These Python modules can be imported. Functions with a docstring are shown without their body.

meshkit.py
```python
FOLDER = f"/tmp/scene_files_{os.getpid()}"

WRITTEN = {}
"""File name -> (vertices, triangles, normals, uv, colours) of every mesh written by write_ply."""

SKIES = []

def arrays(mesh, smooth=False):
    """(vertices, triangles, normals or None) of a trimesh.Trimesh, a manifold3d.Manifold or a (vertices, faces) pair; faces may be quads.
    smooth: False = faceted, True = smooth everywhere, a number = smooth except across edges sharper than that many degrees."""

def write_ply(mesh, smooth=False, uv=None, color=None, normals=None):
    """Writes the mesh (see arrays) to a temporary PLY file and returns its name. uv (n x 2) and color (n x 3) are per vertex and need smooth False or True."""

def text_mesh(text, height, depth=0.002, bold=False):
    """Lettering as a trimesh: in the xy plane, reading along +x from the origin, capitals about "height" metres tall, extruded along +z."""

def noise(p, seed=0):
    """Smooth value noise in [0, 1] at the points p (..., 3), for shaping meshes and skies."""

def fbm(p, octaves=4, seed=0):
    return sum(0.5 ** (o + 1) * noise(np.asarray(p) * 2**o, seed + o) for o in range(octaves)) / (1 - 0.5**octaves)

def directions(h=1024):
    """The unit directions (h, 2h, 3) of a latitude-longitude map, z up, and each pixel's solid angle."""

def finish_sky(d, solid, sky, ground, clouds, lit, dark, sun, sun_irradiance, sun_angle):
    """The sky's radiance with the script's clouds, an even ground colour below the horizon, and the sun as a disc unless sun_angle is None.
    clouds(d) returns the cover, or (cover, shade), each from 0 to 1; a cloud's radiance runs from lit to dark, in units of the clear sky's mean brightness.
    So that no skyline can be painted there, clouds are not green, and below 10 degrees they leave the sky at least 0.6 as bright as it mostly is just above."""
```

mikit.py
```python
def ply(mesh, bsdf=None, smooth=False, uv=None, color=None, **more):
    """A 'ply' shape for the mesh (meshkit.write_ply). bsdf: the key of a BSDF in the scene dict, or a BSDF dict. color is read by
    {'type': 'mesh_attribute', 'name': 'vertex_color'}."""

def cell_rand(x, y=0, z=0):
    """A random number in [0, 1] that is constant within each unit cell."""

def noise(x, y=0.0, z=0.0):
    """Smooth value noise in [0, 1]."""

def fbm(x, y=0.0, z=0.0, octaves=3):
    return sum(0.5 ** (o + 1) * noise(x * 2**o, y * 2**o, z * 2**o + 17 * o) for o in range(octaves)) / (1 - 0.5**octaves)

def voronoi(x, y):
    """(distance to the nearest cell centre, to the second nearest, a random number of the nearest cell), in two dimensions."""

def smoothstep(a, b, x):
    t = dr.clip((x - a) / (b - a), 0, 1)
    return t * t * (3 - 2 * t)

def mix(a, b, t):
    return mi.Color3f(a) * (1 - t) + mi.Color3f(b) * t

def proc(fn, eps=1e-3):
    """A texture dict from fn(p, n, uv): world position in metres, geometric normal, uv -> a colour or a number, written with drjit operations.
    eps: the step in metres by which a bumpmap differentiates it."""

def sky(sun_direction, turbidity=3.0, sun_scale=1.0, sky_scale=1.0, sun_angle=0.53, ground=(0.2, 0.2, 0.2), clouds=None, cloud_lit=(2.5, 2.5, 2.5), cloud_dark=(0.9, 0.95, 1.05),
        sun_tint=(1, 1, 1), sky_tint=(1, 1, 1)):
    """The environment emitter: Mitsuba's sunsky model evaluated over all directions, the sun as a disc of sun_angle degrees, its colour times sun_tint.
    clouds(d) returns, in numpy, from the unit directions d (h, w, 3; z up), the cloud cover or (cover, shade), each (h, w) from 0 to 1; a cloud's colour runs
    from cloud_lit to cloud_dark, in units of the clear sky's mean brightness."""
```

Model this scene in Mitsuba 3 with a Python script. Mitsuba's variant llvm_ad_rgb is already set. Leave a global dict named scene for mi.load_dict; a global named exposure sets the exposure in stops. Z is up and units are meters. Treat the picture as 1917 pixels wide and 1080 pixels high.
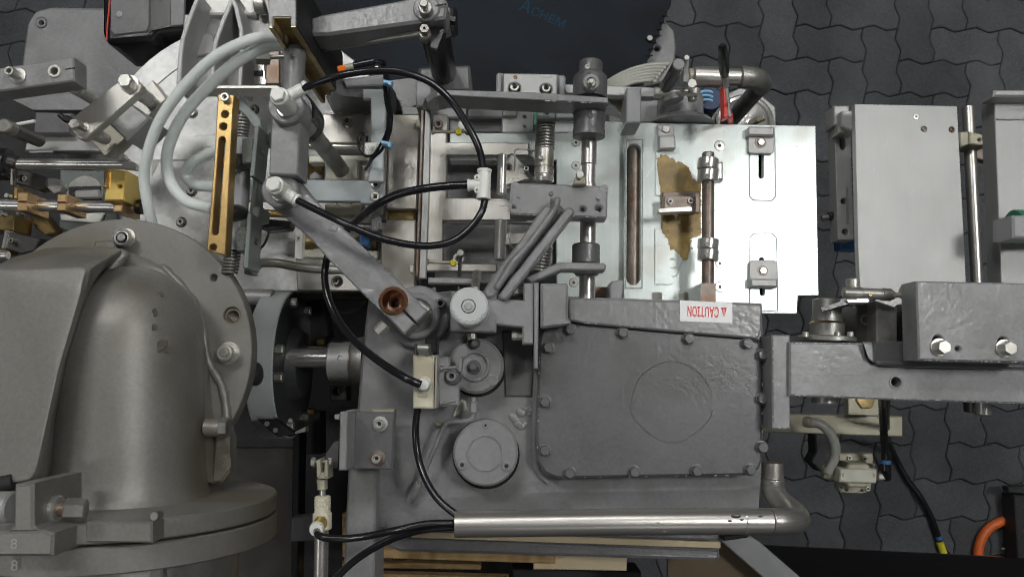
import math, random
import numpy as np, trimesh, shapely, manifold3d
import mitsuba as mi, drjit as dr
import mikit, meshkit
from mikit import proc, fbm, noise, smoothstep, mix, ply

# ---------------------------------------------------------------- camera, lamps, exposure
W, HH = 1917, 1080
F, TILT, H = 1450.0, math.radians(6.3), 2.45          # focal length in photo pixels, tilt off plumb, lens height over the paving
ST, CT = math.sin(TILT), math.cos(TILT)
FW, UP = np.array([0, ST, -CT]), np.array([0, CT, ST])
T = mi.ScalarTransform4f
exposure = 0.08
scene, labels, place = {}, {}, {}
scene['camera'] = dict(type='perspective', fov=2 * math.degrees(math.atan(W / 2 / F)), fov_axis='x', near_clip=0.05, far_clip=60.0,
                       to_world=T().look_at(origin=[0, 0, H], target=[0, float(FW[1]), H + float(FW[2])], up=[0, float(UP[1]), float(UP[2])]))
scene['hall_fill'] = dict(type='constant', radiance={'type': 'rgb', 'value': [.036, .037, .039]})  # added even fill for light bounced around the unseen hall


def lamp(name, x, y, z, lx, ly, e):
    """A flat diffuser under the ceiling, facing down"""
    scene[name] = dict(type='rectangle', to_world=T().translate([x, y, z]).rotate([1, 0, 0], 180).scale([lx / 2, ly / 2, 1]),
                       emitter=dict(type='area', radiance={'type': 'rgb', 'value': [e, e * 1.0, e * .97]}))
    labels[name] = dict(kind='structure')


lamp('ceiling_lamp', 2.25, .95, 6.0, .85, .85, 42)
lamp('ceiling_lamp_001', -1.7, 2.7, 6.0, 1.6, .5, 40)
lamp('ceiling_lamp_002', .6, 4.8, 6.0, 1.6, .5, 30)
lamp('ceiling_lamp_004', 3.9, 5.0, 6.0, 1.6, .5, 10)  # added lamp, there to enliven reflections on bare metal
lamp('ceiling_lamp_005', -4.6, 4.9, 6.0, 1.6, .5, 8)  # another added lamp for streaks in the metal
lamp('ceiling_lamp_006', 1.3, -3.4, 6.0, 1.6, .5, 4)  # weak added lamp, also for metal reflections
lamp('ceiling_lamp_003', -4.0, -1.5, 6.0, 1.6, .5, 12)

# ---------------------------------------------------------------- materials


def two(b):
    return {'type': 'twosided', 'b': b}


def rgb(c):
    return {'type': 'rgb', 'value': list(c)} if isinstance(c, (tuple, list)) else c


def mat(name, base, rough=.5, metal=0., spec=.5, bump=None, scale=1., **kw):
    b = dict(type='principled', base_color=rgb(base), roughness=rough, metallic=metal, specular=spec, **kw)
    if bump is not None:
        b = dict(type='bumpmap', arbitrary=bump, scale=scale, bsdf=b)
    scene[name] = two(b)


def mottle(base, amp, f1, f2, dirt=None, damp=0., df=9.):
    base = mi.Color3f(*base)

    def fn(p, n, uv):
        a = fbm(p.x * f1, p.y * f1, p.z * f1, 3) - .5
        b = noise(p.x * f2 + 7, p.y * f2, p.z * f2) - .5
        c = base * (1 + amp * (a * 1.6 + b * .5))
        if dirt is not None:
            t = smoothstep(.5, .72, fbm(p.x * df + 3, p.y * df, p.z * df, 3)) * damp
            c = mix(c, dirt, t)
        return c
    return fn


def brush(base, amp, ax, dirt=None, damp=0., blot=None, scr=0.):
    """Brushed metal: streaks along x (ax=0) or y (ax=1), with stains."""
    base = mi.Color3f(*base)

    def fn(p, n, uv):
        u, v = (p.x, p.y) if ax == 0 else (p.y, p.x)
        s = noise(u * 14, v * 900) * .6 + noise(u * 40, v * 2300) * .4 - .5
        a = fbm(p.x * 11, p.y * 11, p.z * 11, 3) - .5
        c = base * (1 + amp * s + (amp * 1.3 if blot is None else blot) * a)
        if scr:
            w = u * .83 + v * .55
            q = v * .83 - u * .55
            c = c * (1 + scr * smoothstep(.955, .985, noise(w * 22, q * 1500)) - scr * smoothstep(.965, .99, noise(q * 26 + 9, w * 1300)) * smoothstep(.4, .7, noise(u * 12, v * 12)))
        if dirt is not None:
            t = smoothstep(.5, .75, fbm(p.x * 17 + 3, p.y * 17, p.z * 17, 3)) * damp
            c = mix(c, dirt, t)
        return c
    return fn


def pbump(p, n, uv):
    return noise(p.x * 240, p.y * 240, p.z * 240) * .6 + noise(p.x * 120, p.y * 120, p.z * 120) * .6 + fbm(p.x * 25, p.y * 25, p.z * 25, 2) * .5


PB = proc(pbump, 4e-4)
mat('paint_arm', proc(mottle((.215, .215, .220), .34, 22, 300, (.15, .15, .145), .4, 16)), .42, spec=.5, bump=PB, scale=.00044, clearcoat=.4, clearcoat_gloss=.88)
mat('paint_grey', proc(mottle((.205, .205, .210), .30, 14, 240, (.105, .106, .094), .42)), .38, spec=.5, bump=PB, scale=.0005, clearcoat=.5, clearcoat_gloss=.88)
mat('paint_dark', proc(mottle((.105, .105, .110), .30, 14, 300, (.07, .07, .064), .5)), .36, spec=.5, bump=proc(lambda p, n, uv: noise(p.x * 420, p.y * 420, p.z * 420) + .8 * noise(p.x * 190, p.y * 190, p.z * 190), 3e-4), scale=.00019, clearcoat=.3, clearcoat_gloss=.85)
mat('paint_light', (.27, .275, .28), .42)
mat('paint_green_grey', (.16, .185, .18), .4)
mat('paint_pale_blue', (.40, .44, .45), .45)
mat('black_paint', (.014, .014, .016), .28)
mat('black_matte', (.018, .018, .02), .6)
mat('black_rubber', (.010, .010, .012), .22, spec=.5)
mat('steel', proc(brush((.50, .485, .45), .14, 1, (.24, .22, .17), .75)), .42, .8)
mat('plate_steel', proc(brush((.66, .72, .70), .08, 1, (.48, .47, .42), .6, .26, .5)), .25, .22)
mat('satin_steel', proc(brush((.385, .385, .38), .05, 1, (.36, .36, .35), .55, .22, .35)), .50, .45)
mat('cast_alu', proc(mottle((.68, .68, .67), .40, 16, 160, (.30, .29, .27), .6, 12)), .5, .5)
mat('blasted_alu', proc(mottle((.222, .216, .200), .28, 6, 330, (.15, .138, .105), .85, 6)), .46, .4)
mat('stainless', proc(brush((.52, .50, .47), .22, 0)), .34, .86)
mat('bright_steel', proc(brush((.62, .61, .59), .15, 1, (.36, .34, .30), .4)), .25, .78)
mat('dull_steel', proc(mottle((.34, .335, .315), .3, 40, 300, (.18, .165, .14), .5, 40)), .42, .75)
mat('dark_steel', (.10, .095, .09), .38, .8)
mat('zinc', (.56, .55, .51), .35, .75)
mat('brass', proc(mottle((.50, .335, .14), .25, 30, 300, (.38, .25, .10), .5, 25)), .38, .9)
mat('bright_brass', (.80, .58, .18), .34, .8)
mat('bronze', (.62, .42, .22), .38, .9)
mat('copper', (.62, .30, .16), .22, 1.0)
mat('oily_steel', proc(mottle((.34, .25, .11), .5, 20, 200, (.12, .09, .05), .6, 20)), .32, .8)
mat('rusty_steel', proc(mottle((.20, .165, .14), .6, 60, 420, (.15, .085, .05), .8, 35)), .42, .55)
mat('white_plastic', (.70, .70, .66), .35)
mat('cream_plastic', (.62, .61, .52), .4)
mat('ivory_valve', proc(mottle((.60, .57, .44), .2, 30, 250, (.30, .26, .18), .7, 22)), .45)
scene['silicone'] = dict(type='principledthin', base_color=rgb((.90, .94, .92)), roughness=.2, spec_trans=.12, diff_trans=.35, eta=1.4)
mat('milky_tube', (.36, .36, .32), .3)
mat('grime', proc(mottle((.045, .040, .028), .5, 60, 300, (.10, .092, .075), .6, 90)), .5)
mat('paint_white_grey', (.50, .515, .515), .45)
mat('navy', (.012, .030, .085), .35)
mat('pale_tan', (.36, .34, .26), .45, .3)
mat('wood', proc(lambda p, n, uv: mix((.50, .34, .16), (.26, .15, .06), smoothstep(.3, .8, fbm(p.x * 9, p.y * 120, p.z * 120, 3) * .7 + noise(p.x * 70, p.y * 14, p.z * 9) * .3))), .7)
mat('pale_wood', (.66, .55, .36), .7)
mat('film_blue', proc(lambda p, n, uv: mix((.003, .004, .007), (.006, .011, .018), smoothstep(.35, .7, fbm(p.x * 5, p.y * 9 + p.x * 3, p.z * 4, 3)))), .55, spec=.15)
mat('ink_blue', (.008, .040, .075), .6, spec=.12)
mat('red_paint', (.55, .035, .02), .35)
mat('label_red', (.62, .05, .04), .5)
mat('label_white', (.80, .80, .80), .45)
mat('orange_plastic', (.75, .17, .02), .35)
mat('cable_orange', (.62, .12, .02), .45)
mat('yellow_mark', (.62, .55, .03), .4)
mat('blue_plastic', (.05, .14, .32), .35)
mat('tie_blue', (.22, .45, .66), .4)
mat('green_paint', (.03, .16, .10), .4)
mat('cardboard', (.115, .082, .045), .6)
mat('wheel_face', (.04, .042, .045), .4)
mat('wheel_rim', (.36, .385, .39), .45)
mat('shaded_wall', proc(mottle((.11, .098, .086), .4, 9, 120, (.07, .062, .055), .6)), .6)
mat('old_glue', proc(mottle((.30, .205, .07), .5, 45, 320, (.17, .125, .055), .75, 38)), .45, .1)
for _n, _f in (('paver_stone', 1.), ('paver_worn', 1.15), ('paver_damp', .87)):
    mat(_n, proc(lambda p, n, uv, _f=_f: mi.Color3f(.064, .067, .072) * _f * (.62 + .70 * fbm(p.x * 7, p.y * 7, 0, 3) + .5 * smoothstep(.80, .95, noise(p.x * 430, p.y * 430, p.z * 50)) + .25 * (noise(p.x * 190, p.y * 190, 1) - .5))), .82, spec=.3,
    bump=proc(lambda p, n, uv: noise(p.x * 300, p.y * 300, p.z * 300), 6e-4), scale=.0009)
mat('joint_sand', proc(mottle((.020, .0195, .017), .8, 30, 300)), .95)
mat('glossy_black', (.008, .008, .009), .12, spec=.4)

# ---------------------------------------------------------------- from a photo pixel and a depth under the lens to a point


def at(px, py, D):
    d = FW + (px - W / 2) / F * np.array([1., 0, 0]) - (py - HH / 2) / F * UP
    return np.array([0, 0, H]) + d * (-D / d[2])


def S(px, py, D):
    d = FW - (py - HH / 2) / F * UP
    return D / -d[2] / F


def v3(p):
    return at(*p)


# ---------------------------------------------------------------- entries and labels


def numbered(k):
    if k not in scene and k not in place:
        place[k] = 1
        return k
    n = 1
    while f'{k}_{n:03d}' in place or f'{k}_{n:03d}' in scene:
        n += 1
    place[f'{k}_{n:03d}'] = 1
    return f'{k}_{n:03d}'


def thing(name, label, cat, group=None):
    k = numbered(name)
    labels[k] = dict(label=label, category=cat)
    if group:
        labels[k]['group'] = group
    return k


def put(k, mesh, m, smooth=32):
    """The thing's own single mesh."""
    scene[k] = ply(mesh, m, smooth=smooth)
    return k


def part(parent, name, mesh, m, smooth=32, label=None):
    k = numbered(parent + '__' + name)
    scene[k] = ply(mesh, m, smooth=smooth)
    if label:
        labels[k] = dict(label=label)
    return k


def struct(name, mesh, m, smooth=32, kind='structure'):
    k = numbered(name)
    scene[k] = ply(mesh, m, smooth=smooth)
    labels[k] = dict(kind=kind)
    return k


# ---------------------------------------------------------------- mesh builders (points are (pixel x, pixel y), D the depth below the lens in metres)


def area2(r):
    x, y = r[:, 0], r[:, 1]
    return float((x * np.roll(y, -1) - np.roll(x, -1) * y).sum())


def inset(r, b):
    e = np.roll(r, -1, 0) - r
    e /= np.maximum(np.linalg.norm(e, axis=1, keepdims=True), 1e-12)
    n = np.stack([-e[:, 1], e[:, 0]], 1)
    m = np.roll(n, 1, 0)
    return r + b * (m + n) / np.maximum(1 + (m * n).sum(1, keepdims=True), .35)


def slab(ring, z, th, b=.0015, holes=(), low=None):
    """A prism of the xy ring from z down th, its upper edges chamfered by b, cut by the hole rings. low: shift of the lower ring."""
    rings = [np.asarray(ring, float)] + [np.asarray(h, float) for h in holes]
    rings = [r if (area2(r) > 0) == (i == 0) else r[::-1].copy() for i, r in enumerate(rings)]
    ins = [inset(r, b) for r in rings]
    tri = np.asarray(manifold3d.triangulate(ins))
    n = sum(map(len, rings))
    a, c = np.vstack(rings), np.vstack(ins)
    lo = a if low is None else a + np.asarray(low)
    V = np.vstack([np.c_[lo, np.full(n, z - th)], np.c_[a, np.full(n, z - b)], np.c_[c, np.full(n, z)]])
    Fs, o = [], 0
    for r in rings:
        i = np.arange(len(r)) + o
        j = np.roll(i, -1)
        for l in (0, 1):
            Fs += [np.stack([i + l * n, j + l * n, j + (l + 1) * n], 1), np.stack([i + l * n, j + (l + 1) * n, i + (l + 1) * n], 1)]
        o += len(r)
    Fs += [tri + 2 * n, tri[:, ::-1]]
    return trimesh.Trimesh(V, np.vstack(Fs), process=False)


def ring_xy(pts, D):
    return np.array([at(x, y, D)[:2] for x, y in pts])


def circ(px, py, r, D, n=28):
    c, s = at(px, py, D), S(px, py, D) * r
    a = np.arange(n) / n * 2 * math.pi
    return np.stack([c[0] + s * np.cos(a), c[1] + s * np.sin(a)], 1)


def slot(x0, y0, x1, y1, r, D, n=9):
    """Ring of a round-ended slot between two pixels."""
    p, q, s = at(x0, y0, D)[:2], at(x1, y1, D)[:2], S(x0, y0, D) * r
    return np.array(shapely.LineString([p, q]).buffer(s, quad_segs=n).exterior.coords)[:-1]


def fillet(pts, D, r):
    """Ring of a pixel polygon with its corners rounded by r pixels."""
    s = S(*pts[0], D) * r
    g = shapely.Polygon(ring_xy(pts, D))
    g = g.buffer(-s).buffer(2 * s, quad_segs=5).buffer(-s, quad_segs=5)
    return np.array(g.exterior.coords)[:-1]


def plate(pts, D, th, b=.0015, holes=(), rnd=0):
    """holes: (x, y, r) circles, (x0, y0, x1, y1, r) slots, or lists of pixels; all at depth D."""
    hs = []
    for h in holes:
        if isinstance(h, list):
            hs.append(ring_xy(h, D))
        elif len(h) == 3:
            hs.append(circ(*h, D))
        else:
            hs.append(slot(*h, D))
    return slab(fillet(pts, D, rnd) if rnd else ring_xy(pts, D), H - D, th, b, hs)


def disc(px, py, r, D, th, b=.001, hole=0, n=40):
    b = min(b, (r - hole) * S(px, py, D) * .22)
    return slab(circ(px, py, r, D, n), H - D, th, b, [circ(px, py, hole, D, max(16, n // 2))] if hole else [])


def frame_of(d):
    d = d / np.linalg.norm(d)
    x = np.cross(d, [0, 0, 1.]) if abs(d[2]) < .9 else np.cross(d, [0, 1., 0])
    x /= np.linalg.norm(x)
    return x, np.cross(d, x), d


def lathe3(p, q, prof, n=28):
    """A body of revolution about p-q; prof: (fraction along, radius in metres)."""
    x, y, _ = frame_of(q - p)
    a = np.arange(n) / n * 2 * math.pi
    c = np.cos(a)[:, None] * x + np.sin(a)[:, None] * y
    V = [p + (q - p) * t + c * r for t, r in prof]
    m = len(V)
    V = np.vstack(V + [[p + (q - p) * prof[0][0]], [p + (q - p) * prof[-1][0]]])
    i = np.arange(n)
    j = (i + 1) % n
    Fs = []
    for l in range(m - 1):
        Fs += [np.stack([i + l * n, j + l * n, j + (l + 1) * n], 1), np.stack([i + l * n, j + (l + 1) * n, i + (l + 1) * n], 1)]
    Fs += [np.stack([j, i, i * 0 + m * n], 1), np.stack([i + (m - 1) * n, j + (m - 1) * n, i * 0 + m * n + 1], 1)]
    return trimesh.Trimesh(V, np.vstack(Fs), process=False)


def rod(p, q, r, r1=None, n=24, c=.12):
    """Cylinder between (px, py, D) points, radius in pixels at p, ends chamfered."""
    P, Q = v3(p), v3(q)
    a = S(*p) * r
    b = a if r1 is None else S(*p) * r1
    L = np.linalg.norm(Q - P)
    k, k2 = min(.3, c * a / L), min(.3, c * b / L)
    return lathe3(P, Q, [(0, a * (1 - c)), (k, a), (1 - k2, b), (1, b * (1 - c))], n)


def lathe(p, q, prof, n=28):
    """As lathe3, in pixels: prof (fraction, radius in pixels at p)."""
    s = S(*p)
    return lathe3(v3(p), v3(q), [(t, r * s) for t, r in prof], n)


def vrod(px, py, D0, D1, r, n=28, r1=None):
    """Upright cylinder whose top is seen at the pixel."""
    p = at(px, py, D0)
    q = p - [0, 0, D1 - D0]
    a = S(px, py, D0) * r
    b = a if r1 is None else S(px, py, D0) * r1
    k = .1 * a / (D1 - D0)
    return lathe3(p, q, [(0, a * .9), (min(k, .3), a), (1, b)], n)


def smooth_path(P, n=8):
    P = np.asarray(P, float)
    Q = np.vstack([2 * P[0] - P[1], P, 2 * P[-1] - P[-2]])
    out = []
    for i in range(1, len(Q) - 2):
        a, b, c, d = Q[i - 1:i + 3]
        for t in np.arange(n) / n:
            out.append(.5 * (2 * b + (c - a) * t + (2 * a - 5 * b + 4 * c - d) * t ** 2 + (3 * b - a - 3 * c + d) * t ** 3))
    return np.array(out + [P[-1]])


def sweep(P, r, n=14, inner=0):
    """Round tube of radius r (number or per point) along the points P."""
    P = np.asarray(P, float)
    t = np.gradient(P, axis=0)
    t /= np.linalg.norm(t, axis=1, keepdims=True)
    x, _, _ = frame_of(t[0])
    a = np.arange(n) / n * 2 * math.pi
    V = []
    R = np.broadcast_to(r, len(P))
    for k in range(len(P)):
        x = x - t[k] * (x @ t[k])
        x /= np.linalg.norm(x)
        y = np.cross(t[k], x)
        V.append(P[k] + R[k] * (np.cos(a)[:, None] * x + np.sin(a)[:, None] * y))
    m = len(V)
    V = np.vstack(V + [P[:1], P[-1:]])
    i = np.arange(n)
    j = (i + 1) % n
    Fs = []
    for l in range(m - 1):
        Fs += [np.stack([i + l * n, j + l * n, j + (l + 1) * n], 1), np.stack([i + l * n, j + (l + 1) * n, i + (l + 1) * n], 1)]
    Fs += [np.stack([j, i, i * 0 + m * n], 1), np.stack([i + (m - 1) * n, j + (m - 1) * n, i * 0 + m * n + 1], 1)]
    return trimesh.Trimesh(V, np.vstack(Fs), process=False)


def tube(pts, r, n=14, k=8):
    """Hose through (px, py, D) points, radius in pixels at the middle."""
    P = [v3(p) for p in pts]
    return sweep(smooth_path(P, k), S(*pts[len(pts) // 2]) * r, n)


def spring(p, q, R, r, turns, n=16):
    P, Q = v3(p), v3(q)
    s = S(*p)
    x, y, _ = frame_of(Q - P)
    u = np.linspace(0, 1, int(turns * n) + 1)
    a = u * turns * 2 * math.pi
    C = P + (Q - P) * u[:, None] + R * s * (np.cos(a)[:, None] * x + np.sin(a)[:, None] * y)
    return sweep(C, r * s, 7)


def loft(rings, cap=True):
    """Rings of equally many (px, py, D) points, upper first; the first ring is capped."""
    R = [np.array([v3(p) for p in r]) for r in rings]
    if area2(R[0][:, :2]) < 0:
        R = [r[::-1].copy() for r in R]
    n = len(R[0])
    i = np.arange(n)
    j = (i + 1) % n
    Fs = []
    for l in range(len(R) - 1):
        a, b = l * n, (l + 1) * n
        Fs += [np.stack([i + b, j + b, j + a], 1), np.stack([i + b, j + a, i + a], 1)]
    tri = np.asarray(manifold3d.triangulate([R[0][:, :2]]))
    Fs.append(tri)
    Fs.append(tri[:, ::-1] + (len(R) - 1) * n)
    return trimesh.Trimesh(np.vstack(R), np.vstack(Fs), process=False)


def join(*ms):
    return trimesh.util.concatenate([m for m in ms])


def prism_dir(px, py, D, r, h, axis, n=6, rot=0., c=.12, hole=0):
    """An n-sided head centred at the pixel on its seat, standing h metres along the axis (world vector); radius in pixels."""
    p, s = at(px, py, D), S(px, py, D) * r
    x, y, d = frame_of(np.asarray(axis, float))
    a = np.arange(n) / n * 2 * math.pi + rot
    c0 = np.cos(a)[:, None] * x + np.sin(a)[:, None] * y
    rows = [p + c0 * s, p + c0 * s + d * h * .85, p + c0 * s * (1 - c) + d * h]
    if hole:
        rows += [p + c0 * s * hole + d * h, p + c0 * s * hole + d * h * .35]
    V = np.vstack(rows + [[rows[-1].mean(0)]])
    m = len(rows)
    i = np.arange(n)
    j = (i + 1) % n
    Fs = []
    for l in range(m - 1):
        Fs += [np.stack([i + l * n, j + l * n, j + (l + 1) * n], 1), np.stack([i + l * n, j + (l + 1) * n, i + (l + 1) * n], 1)]
    Fs.append(np.stack([i + (m - 1) * n, j + (m - 1) * n, i * 0 + m * n], 1))
    return trimesh.Trimesh(V, np.vstack(Fs), process=False)


ZU = (0, 0, 1)
rng = random.Random(5)


def hexbolt(parent, px, py, D, r, m='zinc', h=None, axis=ZU, washer=0, name='hex_bolt', rot=None):
    """A hexagon head on the surface at depth D (the pixel is the seat's centre); a washer under it when washer > 0 pixels."""
    s = S(px, py, D)
    h = h or .62 * r * s
    w = .0022 if washer else 0
    ms = [prism_dir(px, py, D, r, h + w, axis, 6, rng.random() * 2 if rot is None else rot)]
    if washer:
        ms.append(prism_dir(px, py, D, washer, w, axis, 24))
    return part(parent, name, join(*ms), m, 25)


def socket(parent, px, py, D, r, m='zinc', h=None, axis=ZU, name='socket_screw', washer=0):
    """A cylinder head screw with its hexagon socket."""
    s = S(px, py, D)
    h = .8 * r * s if h is None else h
    ms = [prism_dir(px, py, D, r, h, axis, 24, hole=.55)]
    if washer:
        ms.append(prism_dir(px, py, D, washer, .002, axis, 24))
    a = np.asarray(axis, float)
    k = part(parent, name, join(*ms), m, 25)
    part(parent, 'painted_socket_shade', prism_dir(px, py, D, r * .46, h * .42, axis, 6).apply_translation(a * 0), 'black_matte', 25)  # black plug paints the shade on the socket floor
    return k


def flush(parent, px, py, D, r, m='zinc', name='countersunk_screw'):
    """A countersunk screw: a thin ringed head a hair proud of its plate, with a socket."""
    part(parent, 'screw_gap', disc(px, py, r * 1.12, D, .001, .0002, r * .97).apply_translation([0, 0, .0006]), 'dark_steel', 25)
    part(parent, 'painted_socket_shade', prism_dir(px, py, D - .0009, r * .36, .0008, ZU, 6), 'black_matte', 25)  # black hexagon on the head, painted as the dark of a socket
    return part(parent, name, prism_dir(px, py, D, r, .0009, ZU, 24), m, 25)


def slotted(parent, px, py, D, r, m='zinc', ang=90):
    p, s = at(px, py, D), S(px, py, D) * r
    g = shapely.Point(*p[:2]).buffer(s, quad_segs=6)
    a = math.radians(ang)
    d = np.array([math.cos(a), math.sin(a)]) * s * 1.2
    g = g.difference(shapely.LineString([p[:2] - d, p[:2] + d]).buffer(s * .16))
    return part(parent, 'slotted_screw', join(*[slab(np.array(q.exterior.coords)[:-1], p[2] + .001, .0025, .0003) for q in g.geoms]), m, 25)


def dent(parent, px, py, D, r, m='black_matte', name='bolt_hole'):
    """A blind hole seen as a dark bore: a thin-walled cup set a hair proud of the surface."""
    return part(parent, name, prism_dir(px, py, D, r, .0006, ZU, 20, hole=.86), m, 25)


def chip_glints(parent, p0, p1, D, n, m='satin_steel', w=2.2):
    """Small bare flecks along an edge from p0 to p1: chipped paint, doubling as painted edge glints."""
    for _ in range(n):
        f = rng.random()
        x, y = p0[0] + (p1[0] - p0[0]) * f, p0[1] + (p1[1] - p0[1]) * f
        a, b = rng.uniform(.5, 1.6) * w, rng.uniform(.25, .6) * w
        an = math.atan2(p1[1] - p0[1], p1[0] - p0[0])
        q = [(x + (a * math.cos(t) * math.cos(an) - b * math.sin(t) * math.sin(an)) * rng.uniform(.6, 1.2), y + (a * math.cos(t) * math.sin(an) + b * math.sin(t) * math.cos(an)) * rng.uniform(.6, 1.2)) for t in np.linspace(0, 2 * math.pi, 8)[:-1]]
        part(parent, 'chip_and_glint', plate(q, D - .0006, .0012, .0001), m, False)


def finer(m, edge):
    """Whole-mesh subdivision (no cracks) until edges are about this long."""
    while m.edges_unique_length.max() > edge * 1.5 and len(m.faces) < 30000:
        m = m.subdivide()
    return m


def fbump(m, amp, f, seed=0, edge=.012):
    """The mesh with its faces divided and gently uneven, like a rough casting under paint."""
    m = m.copy()
    m.merge_vertices()
    m = finer(m, edge)
    m.vertices = m.vertices + m.vertex_normals * (amp * (meshkit.fbm(m.vertices * f, 3, seed)[:, None] - .5))
    return m


# ================================================================ the setting: a paved hall floor
struct('paving', trimesh.Trimesh([[-6, -6, -.012], [6, -6, -.012], [6, 6, -.012], [-6, 6, -.012]], [[0, 1, 2], [0, 2, 3]], process=False), 'joint_sand', False)
U = .1125
o0 = at(1298, 46, H)[:2]
ea = np.array([math.cos(math.radians(-1.2)), math.sin(math.radians(-1.2))])
eb = np.array([-ea[1], ea[0]])


def cell_edge(i0, j0, i1, j1):
    """Points of the wavy joint between two neighbouring grid corners, the second left out."""
    pts = []
    a = .0085
    rev = (i1 < i0) or (j1 < j0)
    for t, s in ((0, 0), (.16, .55), (.32, 1), (.5, 0), (.68, -1), (.84, -.55)):
        g = -s if rev else s
        u, v = i0 + (i1 - i0) * t, j0 + (j1 - j0) * t
        pts.append((u * U + (a * g if i0 == i1 else 0), v * U + (a * g if j0 == j1 else 0)))
    return pts


rp = random.Random(3)
for i in range(-32, 24):
    for j in range(-18, 8):
        k = (i - j) % 4
        if k == 0:
            c = [(i, j), (i + 1, j), (i + 2, j), (i + 2, j + 1), (i + 1, j + 1), (i, j + 1)]
        elif k == 2:
            c = [(i, j - 1), (i + 1, j - 1), (i + 1, j), (i + 1, j + 1), (i, j + 1), (i, j)]
        else:
            continue
        w = np.array(sum((cell_edge(*c[n], *c[(n + 1) % 6]) for n in range(6)), []))
        w = o0 + w[:, :1] * ea + w[:, 1:] * eb
        m = w.mean(0)
        d = np.array([m[0], m[1], -H])
        px, py = W / 2 + F * d[0] / (d @ FW), HH / 2 - F * (d @ UP) / (d @ FW)
        if not (-90 < px < 2000 and -70 < py < 1150) or not (px > 1180 or (px < 190 and py < 150) or (300 < px < 460 and py < 60)):
            continue
        sub = f'paving__paver'
        dz = rp.uniform(-.0015, .0015)
        msh = slab(inset(w, .0012), dz, .02, .003)
        tx, ty = rp.uniform(-.007, .007), rp.uniform(-.007, .007)
        msh.vertices[:, 2] += (msh.vertices[:, 0] - m[0]) * tx + (msh.vertices[:, 1] - m[1]) * ty
        scene[numbered(sub)] = ply(msh, rp.choice(('paver_stone', 'paver_stone', 'paver_worn', 'paver_damp')), smooth=35)

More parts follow.
